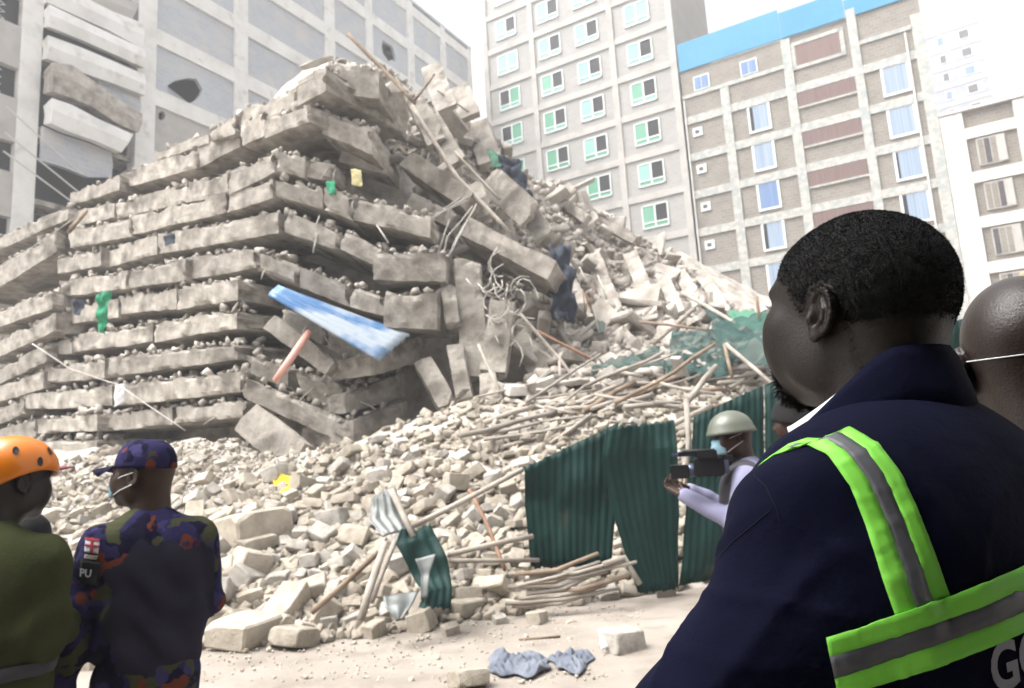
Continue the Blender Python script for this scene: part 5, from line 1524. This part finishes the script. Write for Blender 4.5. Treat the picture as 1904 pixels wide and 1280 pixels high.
# bald man at the edge
bald = make_person('bald man in black clothes with a thin mask strap behind his head', at(1912, 676, 1.06), R(24), R(26), R(-4), 1.05, M['blackcloth'], M['trouser'], M['skin2'], None, build=1.05)
me_ = bald['body'].data
bbv = BVHTree.FromPolygons([v.co.copy() for v in me_.vertices], [tuple(p.vertices) for p in me_.polygons]); pts = []
for i in range(26):
    t = i / 25; h = bbv.ray_cast(CAM_O, ray(1796 + 190 * t, 673 - 24 * t).normalized(), 4)
    if h[0] is not None: pts.append(h[0] + h[1] * .0012)
if len(pts) > 2: MB().tube(pts, .0009, 5).build('mask_strap', M['frame'], bald['e'])
# second orange helmet further off
far = make_person('person in orange helmet beyond the bald man', at(1938, 574, 2.9), R(-20), R(-30), 0, 1.10, M['olive'], M['olive'], M['skin1'], None)
dome(far, 'helmet', M['orange'], hc, hr, R(-14), wavy=R(-9), thick=.008, front=R(12))
# ---------------------------------------------------------------- iron sheets, timber, nets, cloths
def bil(P, s, t): return (P[0] * (1 - s) + P[1] * s) * (1 - t) + (P[3] * (1 - s) + P[2] * s) * t
def corrugated(name, rows, m, label, amp=.0055, pitch=.076, along='v', bumps=.055, seed=1, group=None, nv=14, ragged=.0, parent=None):
    """rows: list of ((px,py,d),(px,py,d)) left/right photo points from top to bottom; ridges run top to bottom (along='v') or across"""
    W = [[at(*a), at(*b)] for a, b in rows]
    width = sum((r_[1] - r_[0]).length for r_ in W) / len(W); height = sum((W[i + 1][0] - W[i][0]).length for i in range(len(W) - 1))
    nu = max(12, int(width / pitch * 6)) if along == 'v' else 14
    if along != 'v': nv = max(12, int(height / pitch * 6))
    out = []
    for j in range(nv + 1):
        t = j / nv * (len(W) - 1); i0 = min(int(t), len(W) - 2); f = t - i0; f = f * f * (3 - 2 * f) if len(W) > 3 else f
        a = W[i0][0].lerp(W[i0 + 1][0], f); b = W[i0][1].lerp(W[i0 + 1][1], f)
        n = (b - a).cross(W[i0 + 1][0] - W[i0][0]).normalized(); row = []
        for i in range(nu + 1):
            s_ = i / nu; p = a.lerp(b, s_)
            ph = (s_ * width if along == 'v' else j / nv * height) / pitch * 2 * math.pi
            w = math.sin(ph) * amp + bumps * noise.noise(p * 2.6 + Vector((seed, 0, 0))) + bumps * .5 * noise.noise(p * 7 + Vector((0, seed, 0)))
            q = p + n * w
            if ragged and j in (0, nv): q += (W[-1][0] - W[0][0]).normalized() * ragged * noise.noise(Vector((i * .35, seed, j)))
            row.append(q)
        out.append(row)
    mb = MB().sheet(out, .0016); c = sum((Vector(v) for v in mb.v), Vector()) / len(mb.v)
    o = mb.build(name, m, parent, c, smooth=True)
    if parent is None: tag(o, label, 'iron sheet', group, 'thing')
    return o
G_ = M['green_iron']
corrugated('iron_sheet', [((975, 870, 7.0), (1150, 786, 7.05)), ((976, 940, 7.0), (1146, 930, 7.0)), ((988, 1057, 7.05), (1137, 1050, 6.95))], G_, 'dark green corrugated sheet with slanting top edge and rounded foot', seed=3, ragged=.03)
corrugated('iron_sheet', [((1128, 797, 6.95), (1252, 782, 7.1)), ((1118, 850, 6.92), (1258, 830, 7.0)), ((1140, 960, 6.9), (1262, 950, 7.0)), ((1186, 1104, 6.85), (1262, 1095, 7.0))], G_, 'buckled dark green sheet torn to a point beside the slanted one', seed=8, bumps=.05, ragged=.03)
corrugated('iron_sheet', [((1290, 775, 7.35), (1420, 716, 7.4)), ((1280, 900, 7.2), (1420, 890, 7.3)), ((1262, 1090, 7.0), (1420, 1060, 7.2))], G_, 'green corrugated sheet standing behind the camera operator', seed=11, ragged=.02)
for k, (x0, y0, x1, y1) in enumerate([(1422, 715, 1545, 672), (1548, 670, 1690, 625), (1693, 622, 1850, 575), (1853, 572, 2040, 520)]):
    corrugated('iron_sheet', [((x0, y0, 7.4 - .12 * k), (x1, y1, 7.3 - .12 * k)), ((x0, 1075 - 10 * k, 7.15 - .05 * k), (x1, 1062 - 10 * k, 7.1 - .05 * k))], G_,
               ['green sheet just past the operator\'s fence panel, behind the navy jacket', 'green sheet screened by the cropped head', 'green sheet showing between cropped head and bald head', 'green sheet beyond the bald man'][k], seed=20 + k)
# crumpled sheet propped on the rubble
cr = corrugated('iron_sheet', [((745, 985, 6.5), (800, 975, 6.6)), ((735, 1010, 6.35), (815, 1000, 6.5)), ((762, 1060, 6.3), (832, 1040, 6.35)), ((790, 1100, 6.1), (842, 1090, 6.2)), ((775, 1135, 6.0), (838, 1132, 6.1))], G_, 'crumpled dark green sheet collapsed at the foot of the slope', bumps=.10, seed=30, ragged=.05, nv=24)
corrugated('iron_sheet', [((690, 930, 6.9), (735, 903, 6.95)), ((686, 965, 6.7), (748, 950, 6.8)), ((712, 1000, 6.55), (765, 985, 6.6))], M['grey_iron'], 'bent grey sheet scrap leaning over the crumpled green one', bumps=.05, seed=33, nv=16)
corrugated('iron_sheet', [((772, 1040, 6.15), (812, 1030, 6.15)), ((784, 1070, 6.1), (800, 1068, 6.1)), ((782, 1115, 6.0), (796, 1112, 6.0))], M['grey_iron'], 'pale curled strip hanging inside the crumpled green sheet', bumps=.05, seed=35, pitch=.12)
corrugated('iron_sheet', [((712, 1108, 6.05), (780, 1100, 6.1)), ((716, 1130, 5.95), (768, 1124, 6.0)), ((738, 1156, 5.9), (745, 1152, 5.9))], M['grey_iron'], 'pale torn scrap lying before the crumpled green sheet', bumps=.05, seed=36, pitch=.12)
# blue roofing sheet
corrugated('iron_sheet', [((518, 531, 12.7), (762, 622, 12.6)), ((500, 546, 11.75), (708, 669, 11.6))], M['blue_iron'], 'blue corrugated roofing sheet trapped between slab layers', along='u', amp=.04, pitch=.20, bumps=.008, seed=40)

def pole(pts, rad, label, group=None, m=None, name='timber_pole', wob=.012, n=7, cat='pole'):
    """pts: (px,py,d) or world vectors"""
    P = [p if isinstance(p, Vector) else at(*p) for p in pts]; Q = []; rr = []
    for i in range(len(P) - 1):
        k = max(2, int((P[i + 1] - P[i]).length / .35))
        for j in range(k): Q.append(P[i].lerp(P[i + 1], j / k))
    Q.append(P[-1]); sd = random.uniform(0, 99)
    Q = [q + Vector((noise.noise(q * 1.5 + Vector((sd, 0, 0))), noise.noise(q * 1.5 + Vector((0, sd, 0))), noise.noise(q * 1.5 + Vector((0, 0, sd))))) * wob * 2 for q in Q]
    rr = [rad * (1.08 - .2 * i / len(Q) + .08 * noise.noise(Vector((i * .9, sd, 0)))) for i in range(len(Q))]
    c = sum(Q, Vector()) / len(Q)
    o = MB().tube(Q, rr, n).build(name, m or M['wood'], None, c, smooth=True)
    return tag(o, label, cat, group, 'thing')
for pts, r_, lab, m_ in [
    ([(758, 985, 7.0), (972, 874, 7.15)], .028, 'long pole running from the crumpled sheet up to the slanted green sheet', 'wood'),
    ([(832, 1032, 6.6), (990, 998, 6.9)], .026, 'pole lying level beside the slanted green sheet', 'wood'),
    ([(838, 1043, 6.5), (1002, 1041, 6.9)], .022, 'thin pole just below the level one', 'wood'),
    ([(873, 912, 7.6), (912, 985, 7.2), (938, 1058, 6.8)], .02, 'rusty bar leaning between the two long poles', 'rust'),
    ([(578, 1142, 6.3), (702, 1030, 6.6)], .026, 'dark pole propping the crumpled sheet from the stones', 'wood_d'),
    ([(672, 1152, 6.1), (716, 1008, 6.5)], .034, 'grey upright prop under the bent sheet scrap', 'wood'),
    ([(690, 1120, 6.2), (735, 1005, 6.5)], .026, 'second grey prop beside the upright one', 'wood'),
    ([(728, 912, 6.85), (768, 1000, 6.45)], .03, 'short grey board on the bent sheet scrap', 'wood'),
    ([(1276, 738, 7.6), (1280, 905, 7.3)], .03, 'upright post between the buckled sheet and the operator', 'wood'),
    ([(646, 64, 15.6), (700, 118, 15.5), (772, 192, 15.2)], .05, 'long timber sticking up from the heap summit', 'wood_d'),
    ([(766, 198, 15.0), (850, 330, 14.4), (948, 432, 14.0)], .05, 'long timber sliding down from the summit to the jutting slab', 'wood'),
    ([(772, 188, 15.1), (808, 138, 15.4)], .03, 'short stick crossing the summit timber', 'wood_d'),
    ([(812, 168, 16.5), (872, 208, 16.8)], .025, 'thin bar near the summit skyline', 'wood'),
    ([(846, 282, 15.4), (930, 372, 15.0)], .035, 'pole lying beside the long sliding timber', 'wood'),
    ([(560, 305, 14.2), (510, 320, 14.2)], .03, 'stick on the third slab layer', 'wood'),
    ([(966, 582, 13.4), (1040, 668, 12.6), (1110, 756, 11.8)], .035, 'long pole leaning from the hollow down to the timber tangle', 'wood'),
    ([(1000, 616, 13.8), (1104, 670, 13.2)], .035, 'reddish pole beside the hollow', 'rust'),
    ([(1190, 598, 14.5), (1318, 614, 13.0)], .03, 'dark pole lying level above the green net', 'wood_d'),
    ([(1268, 545, 17.0), (1375, 605, 15.0)], .05, 'pole sliding down behind the green net', 'wood'),
    ([(1290, 575, 14.6), (1215, 640, 13.6)], .05, 'forked pale branch above the net', 'wood'),
    ([(1406, 552, 12.0), (1412, 600, 12.0)], .03, 'dark stake beside the net', 'wood_d'),
    ([(935, 745, 11.6), (890, 640, 12.4)], .03, 'bent stick under the hanging slab', 'wood'),
    ([(1040, 672, 12.2), (1042, 742, 11.6)], .025, 'short upright stick in the slope stones', 'wood'),
    ([(1098, 762, 10.4), (1082, 800, 10.2)], .03, 'short stump of pole among the slope stones', 'wood'),
    ([(1268, 760, 9.6), (1330, 680, 10.4)], .045, 'split pale board at the edge of the tangle', 'wood'),
    ([(1350, 640, 11.5), (1440, 720, 10.5)], .035, 'pale pole leaning out of the tangle', 'wood'),
    ([(1345, 640, 11.5), (1362, 700, 11)], .03, 'dark stub leaning with the pale pole', 'wood_d'),
]: pole(pts, r_, lab, m=M[m_])
r_ = random.Random(5)
for k in range(64):
    x = r_.uniform(930, 1420); y = 770 - (x - 930) * .17 + r_.gauss(0, 36) + (10 if x < 1100 else 0); L_ = r_.uniform(40, 190); sl = r_.gauss(-.16, .34)
    pa, pb = (x - L_ / 2, y - sl * L_ / 2), (x + L_ / 2, y + sl * L_ / 2)
    ha, _ = on_mound(*pa); hb, _ = on_mound(*pb)
    if ha is None or hb is None or max(ha.y, hb.y) > 15: continue
    mid = (ha + hb) / 2; dd = r_.uniform(9.4, 10.6)
    if abs(ha.y - hb.y) > 3: hb = at(*pb, ha.y)
    pole([ha + UP * r_.uniform(.02, .25), hb + UP * r_.uniform(.02, .25)], rr0 := r_.uniform(.02, .042), f"{'thick' if rr0 > .033 else 'thin'} {'long' if L_ > 140 else 'short'} weathered pole in the tangle {'by the nets' if x > 1230 else 'above the slanted sheet' if x > 1080 else 'by the slope stones'}, {'level' if abs(sl) < .15 else 'slanting'}", 'poles of the timber tangle', m=M['wood'] if r_.random() < .85 else M['wood_d'], wob=.03)
for k in range(14):
    y = 1056 + k * 4.6 + r_.uniform(-2, 2); x0 = 952 + r_.uniform(-15, 40); x1 = 1165 + r_.uniform(-60, 20)
    pole([(x0, y + 14, 6.75), ((x0 + x1) / 2, y + r_.uniform(0, 10), 6.7), (x1, y - 22 + r_.uniform(-8, 8), 6.8)], r_.uniform(.014, .024), f"{(ORD + ['thirteenth', 'fourteenth'])[k]} bent cane down in the bundle under the slanted green sheet", 'bundle of bent canes', m=M['wood'] if k % 4 else M['wood_d'], name='cane', cat='cane', wob=.015)
pole([(1120, 1050, 6.75), (1160, 1035, 6.8), (1190, 1085, 6.8)], .03, 'splintered stub curling round the cane bundle end', name='cane', cat='cane')
# bars
for k, pts in enumerate([[(768, 436, 13.9), (812, 402, 14.0), (868, 372, 14.2)], [(766, 428, 13.9), (820, 395, 14.0), (870, 366, 14.2)], [(780, 420, 14.0), (866, 362, 14.3)],
            [(818, 488, 13.6), (832, 440, 13.9), (880, 384, 14.2)], [(826, 492, 13.6), (846, 446, 13.8), (884, 388, 14.2)], [(840, 470, 13.6), (858, 430, 13.8), (886, 380, 14.2)], [(812, 478, 13.6), (828, 430, 13.9), (838, 400, 14.1)],
            [(584, 470, 12.9), (590, 440, 12.9), (586, 420, 13), (592, 402, 13.1)], [(700, 420, 13.2), (722, 452, 13)]]):
    pole(pts, .016, 'pale bare bar sprouting from the slab below the summit' if k < 7 else ['wire dangling from a slab edge on the short side', 'bar stub poking out of the fourth layer'][k - 7], 'bars sprouting below the summit' if k < 7 else None, M['rebar'], 'steel_bar', .02, 6, 'steel bar')
for k in range(22):
    x, y = r_.uniform(905, 965), r_.uniform(505, 640); a = r_.uniform(0, 6.28); pts = []
    for j in range(6):
        pts.append((x + j * 9 * math.cos(a + j * .35), y + j * 11 * math.sin(a + j * .35), r_.uniform(12.5, 12.9)))
    pole(pts, .013, 'curled bar in the tangle beside the hanging slabs', 'tangle of curled bars', M['rebar'], 'steel_bar', .03, 5, 'steel bar')
for k in range(16):
    x, y = r_.uniform(1005, 1110), r_.uniform(480, 620); a = r_.uniform(.6, 1.6)
    pole([(x, y, 15.0), (x + 40 * math.cos(a), y + 50 * math.sin(a), 14.6)], .016, 'thin bar poking from the open slope under the jutting slab', 'thin bars on the open slope', M['rebar'] if k % 2 else M['rust'], 'steel_bar', .05, 5, 'steel bar')
for k in range(34):
    a_, b_, inn = LEDGES[r_.randrange(len(LEDGES))]
    if (b_ - a_).length < .3: continue
    p_ = a_.lerp(b_, r_.random()) - inn * .02 - UP * r_.uniform(.0, .3); q_ = p_ - inn * r_.uniform(.03, .35) + Vector((r_.gauss(0, .12), 0, r_.uniform(-.5, .12)))
    x_ = proj(p_)
    pole([p_ + inn * .1, p_.lerp(q_, .4) - UP * .02, q_], .009, f"thin {'dangling' if q_.z < p_.z - .2 else 'jutting'} bar stub on the {'upper' if x_[1] < 400 else 'middle' if x_[1] < 600 else 'lower'} {'long' if x_[0] < 480 else 'short'}-side slabs, {'clear of the corner' if abs(x_[0] - 480) > 140 else 'close to the corner'}", 'bar stubs along the slabs', M['rebar'], 'steel_bar', .02, 5, 'steel bar')
# pink plastic pipe
pk_m = mat('pink_plastic', [(.55, .27, .22), (.62, .33, .27)], 6, .5)
pole([(575, 618, 11.9), (512, 708, 11.35)], .062, 'salmon pink pipe propped between two slab layers', None, pk_m, 'plastic_pipe', 0, 14, 'pipe')
for pts, lab in [([(60, 640, 12.9), (130, 685, 12.5), (220, 716, 12.0), (345, 800, 11.4)], 'thin cable slung across the long side of the stack'), ([(0, 500, 17), (150, 398, 16)], 'dark cable lying over the top layers')]:
    pole(pts, .010, lab, None, M['rebar'], 'cable', .01, 5, 'cable')
pole([(160, 392, 15.2), (128, 432, 14.8)], .05, 'dark board leaning on the top layers at the far end', None, M['wood_d'])

# cloths and nets: draped sheets
def cloth_mat(name, c1, c2, alpha=1.0):
    m = mat(name, [c1, c2], 4, .9, .3, 60)
    if alpha < 1:
        n = m.node_tree.nodes; l = m.node_tree.links; tr = n.new('ShaderNodeBsdfTransparent'); mx = n.new('ShaderNodeMixShader'); ot = [x for x in n if x.type == 'OUTPUT_MATERIAL'][0]
        mx.inputs[0].default_value = alpha; l.new(tr.outputs[0], mx.inputs[1]); l.new(n['Principled BSDF'].outputs[0], mx.inputs[2]); l.new(mx.outputs[0], ot.inputs['Surface'])
    return m
M['net'] = cloth_mat('green_shade_net', (.016, .050, .045), (.05, .10, .093), .5)
M['net2'] = cloth_mat('bright_green_net', (.05, .17, .11), (.08, .22, .15), .7)
def drape(P, name, m, label, cat='cloth', n=18, amp=.08, freq=3.5, seed=1, thick=.004):
    """P: four (px,py,d) corners tl,tr,br,bl; wrinkled"""
    W = [at(*p) for p in P]; nrm = (W[1] - W[0]).cross(W[3] - W[0]).normalized(); rows = []
    for j in range(n + 1):
        row = []
        for i in range(n + 1):
            s_, t = i / n, j / n; q = bil(W, s_, t)
            edge = min(s_, 1 - s_, t, 1 - t)
            q = q + nrm * amp * (noise.noise(q * freq + Vector((seed, 0, 0))) + .6 * noise.noise(q * freq * 2.3 + Vector((0, seed, 0))) + .4 * abs(noise.noise(q * freq * 4 + Vector((0, 0, seed)))))
            if edge < .08: q += (W[1] - W[0]) * .06 * noise.noise(q * 5 + Vector((seed, 3, 0))) + (W[3] - W[0]) * .06 * noise.noise(q * 5 + Vector((3, seed, 0)))
            row.append(q)
        rows.append(row)
    mb = MB().sheet(rows, thick); c = sum((Vector(v) for v in mb.v), Vector()) / len(mb.v)
    return tag(mb.build(name, m, None, c, smooth=True), label, cat, None, 'thing')
Nn = M['net']
drape([(1100, 680, 12.4), (1225, 645, 12.8), (1250, 700, 11.8), (1090, 716, 11.8)], 'net', Nn, 'teal net strip lying over the slope stones', 'net', 30, .12, 3.6, 2)
drape([(1250, 618, 13.2), (1345, 612, 13.0), (1362, 690, 11.6), (1235, 712, 11.5)], 'net', Nn, 'sagging green net caught on poles above the tangle', 'net', 34, .15, 3.2, 5)
drape([(1320, 610, 13.0), (1480, 560, 11.5), (1480, 700, 10.6), (1350, 668, 11.4)], 'net', Nn, 'broad green net draped toward the sheet fence', 'net', 34, .12, 3.4, 9)
drape([(1300, 560, 16.5), (1380, 602, 15.5), (1420, 640, 14.0), (1330, 606, 15)], 'net', Nn, 'dark green net sliding down beside the pole', 'net', 16, .12, 2.2, 10)
drape([(1350, 576, 16), (1450, 585, 14), (1450, 615, 13.5), (1360, 604, 15)], 'net', M['net2'], 'bright green net at the back of the tangle', 'net', 14, .12, 2.5, 12)
drape([(1100, 592, 15.4), (1128, 600, 15.2), (1122, 622, 14.8), (1092, 608, 15.0)], 'cloth', M['net'], 'small teal rag on the open slope', 'cloth', 10, .08, 4, 13)
M['dk'] = cloth_mat('dark_blue_plastic', (.008, .010, .015), (.045, .055, .08)); M['greycloth'] = cloth_mat('grey_blue_cloth', (.06, .072, .10), (.16, .175, .205))
drape([(1018, 462, 14.6), (1060, 450, 15.0), (1075, 590, 13.8), (1030, 600, 13.5)], 'plastic_sheet', M['dk'], 'dark plastic hanging down the slope below the jutting slab', 'plastic sheet', 20, .22, 3, 14)
drape([(925, 290, 17.0), (968, 300, 17.2), (990, 372, 16.4), (940, 352, 16.4)], 'plastic_sheet', M['dk'], 'dark sheet draped on the heap skyline', 'plastic sheet', 16, .22, 3, 15)
drape([(905, 275, 17.6), (930, 290, 17.4), (940, 312, 17.0), (915, 310, 17.2)], 'cloth', M['net2'], 'pale green rag on the heap skyline', 'cloth', 8, .08, 4, 16)
M['gcloth'] = cloth_mat('green_cloth', (.015, .17, .085), (.035, .27, .145)); M['ycloth'] = cloth_mat('yellow_cloth', (.72, .50, .03), (.80, .60, .06)); M['wbag'] = cloth_mat('white_plastic', (.5, .5, .5), (.62, .62, .62))
drape([(176, 546, 12.4), (206, 541, 12.4), (196, 622, 12.35), (180, 612, 12.35)], 'cloth', M['gcloth'], 'bright green cloth hanging from a slab on the long side', 'cloth', 12, .10, 5, 17)
drape([(606, 336, 13.1), (622, 334, 13.1), (624, 362, 13.05), (608, 362, 13.05)], 'cloth', M['gcloth'], 'small green rag on the third slab layer, short side', 'cloth', 8, .06, 5, 18)
drape([(652, 314, 13.3), (672, 318, 13.3), (674, 346, 13.2), (654, 344, 13.2)], 'cloth', cloth_mat('faded_yellow_cloth', (.45, .40, .20), (.55, .50, .28)), 'faded yellow rag below the summit block', 'cloth', 8, .06, 5, 19)
ya = [on_mound(x, y)[0] + UP * .10 for x, y in ((508, 888), (556, 884), (560, 900), (512, 918))]
drape([(508, 890, ya[0].y - .15), (558, 884, ya[1].y - .15), (566, 906, ya[2].y - .2), (512, 918, ya[3].y - .15)], 'cloth', M['ycloth'], 'yellow rag lying on the rubble slope', 'cloth', 12, .10, 5, 20)
drape([(212, 716, 12.0), (236, 714, 12.0), (234, 748, 11.95), (210, 756, 11.95)], 'plastic_bag', M['wbag'], 'white bag caught on a low slab layer, long side', 'bag', 8, .07, 5, 21)
drape([(136, 560, 12.6), (158, 556, 12.6), (152, 590, 12.5), (138, 588, 12.5)], 'cloth', M['dk'], 'dark rag beside the bright green cloth', 'cloth', 8, .07, 5, 22)
drape([(304, 440, 12.9), (326, 434, 12.9), (324, 452, 12.8), (306, 456, 12.8)], 'cloth', M['dk'], 'dark rag stuck on the fifth slab layer', 'cloth', 8, .06, 5, 23)
def ground_cloth(px, py, w, h, label, seed):
    w *= 1.3; h *= 1.35
    g = [on_ground(px + a * w, py + b * h) for a, b in ((-1, -1), (1, -1), (1, 1), (-1, 1))]; n = 46; rows = []
    for j in range(n + 1):
        row = []
        for i in range(n + 1):
            s_, t = i / n, j / n; u, v = s_ * 2 - 1, t * 2 - 1
            q = bil(g, .5 + u * .5 * math.sqrt(1 - v * v * .5) * (.75 + .5 * noise.noise(Vector((v * 1.1, seed + .4, 0)))), .5 + v * .5 * math.sqrt(1 - u * u * .5) * (.75 + .5 * noise.noise(Vector((u * 1.1, seed + .4, 5)))))
            e = 1 - max(abs(u), abs(v)) ** 3
            z = .012 + e * (.004 + .075 * abs(noise.noise(q * 7 + Vector((seed, 0, 0)))) + .075 * abs(noise.noise(Vector((q.x * 22, q.y * 9, seed)))) + .02 * abs(noise.noise(q * 40)))
            row.append(Vector((q.x, q.y, z)))
        rows.append(row)
    mb = MB().sheet(rows, .004); c = sum((Vector(v) for v in mb.v), Vector()) / len(mb.v); c.z = 0
    tag(mb.build('cloth', M['greycloth'], None, c, smooth=True), label, 'cloth', None, 'thing')
ground_cloth(965, 1240, 58, 18, 'longer grey-blue garment crumpled on the dusty ground', 3)
ground_cloth(1062, 1236, 42, 18, 'shorter grey-blue garment bunched on the dusty ground', 8)
drape([(1114, 1168, 5.55), (1132, 1166, 5.6), (1136, 1202, 5.45), (1118, 1206, 5.4)], 'plastic_bag', M['wbag'], 'white bag leaning on the lone mossy stone', 'bag', 10, .05, 6, 25)
pole([on_ground(1030, 1162) + UP * .01, on_ground(1072, 1158) + UP * .01], .016, 'short dark stick on the dusty ground before the canes', None, M['wood_d'])
pole([on_ground(965, 1192) + UP * .008, on_ground(1040, 1188) + UP * .008], .010, 'thin twig on the dusty ground', None, M['wood_d'])
wb = on_ground(1240, 1112); wx = Vector((.10, .02, 0)); wy = Vector((.01, .10, .0))
o = rock_box([wb - wx + UP * .19, wb + wx + UP * .17, wb + wx - UP * .03, wb - wx - UP * .03] + [wb - wx + wy + UP * .19, wb + wx + wy + UP * .17, wb + wx + wy - UP * .03, wb - wx + wy - UP * .03], 'wooden_block', M['wood'], (4, 3, 3), .01, .004, 900)
tag(o, 'small wooden block at the foot of the buckled green sheet', 'wood block', None, 'thing')
# ---------------------------------------------------------------- unseen building and canopy added to shade the foreground
M['soffit'] = mat('dark_plaster', [(.045, .042, .04), (.07, .066, .062)], 1.5, .9)  # kept dark so the added building bounces little light
sh = empty('entrance_building', (0, -3.0, 0)); tag(sh, 'unseen building with a canopy, added to shade the foreground', 'building')
MB().box2((-5, -6, 0), (7, -.6, 9)).build('wall', M['soffit'], sh)
MB().box2((-2.2, -.59, 2.55), (4.5, 3.62, 2.75)).build('canopy', M['soffit'], sh)  # added out of view, reaches forward to cut sky light on the near man
for x in (-2.1, 4.4): MB().box2((x - .1, -.5, 0), (x + .1, -.3, 2.549)).build('post', M['soffit'], sh)
# ---------------------------------------------------------------- dusty air over the site
hz_m = bpy.data.materials.new('dust_haze'); hz_m.use_nodes = True
n = hz_m.node_tree.nodes; n.remove(n['Principled BSDF']); pv = n.new('ShaderNodeVolumePrincipled')
pv.inputs['Color'].default_value = (.96, .97, 1.0, 1); pv.inputs['Density'].default_value = .0028; pv.inputs['Anisotropy'].default_value = .2
hz_m.node_tree.links.new(pv.outputs[0], n['Material Output'].inputs['Volume'])
hz = MB().box2((-650, -550, -1.5), (650, 950, 62)).build('haze', hz_m)
tag(hz, 'pale dust hanging in the air over the whole site', kind='stuff')
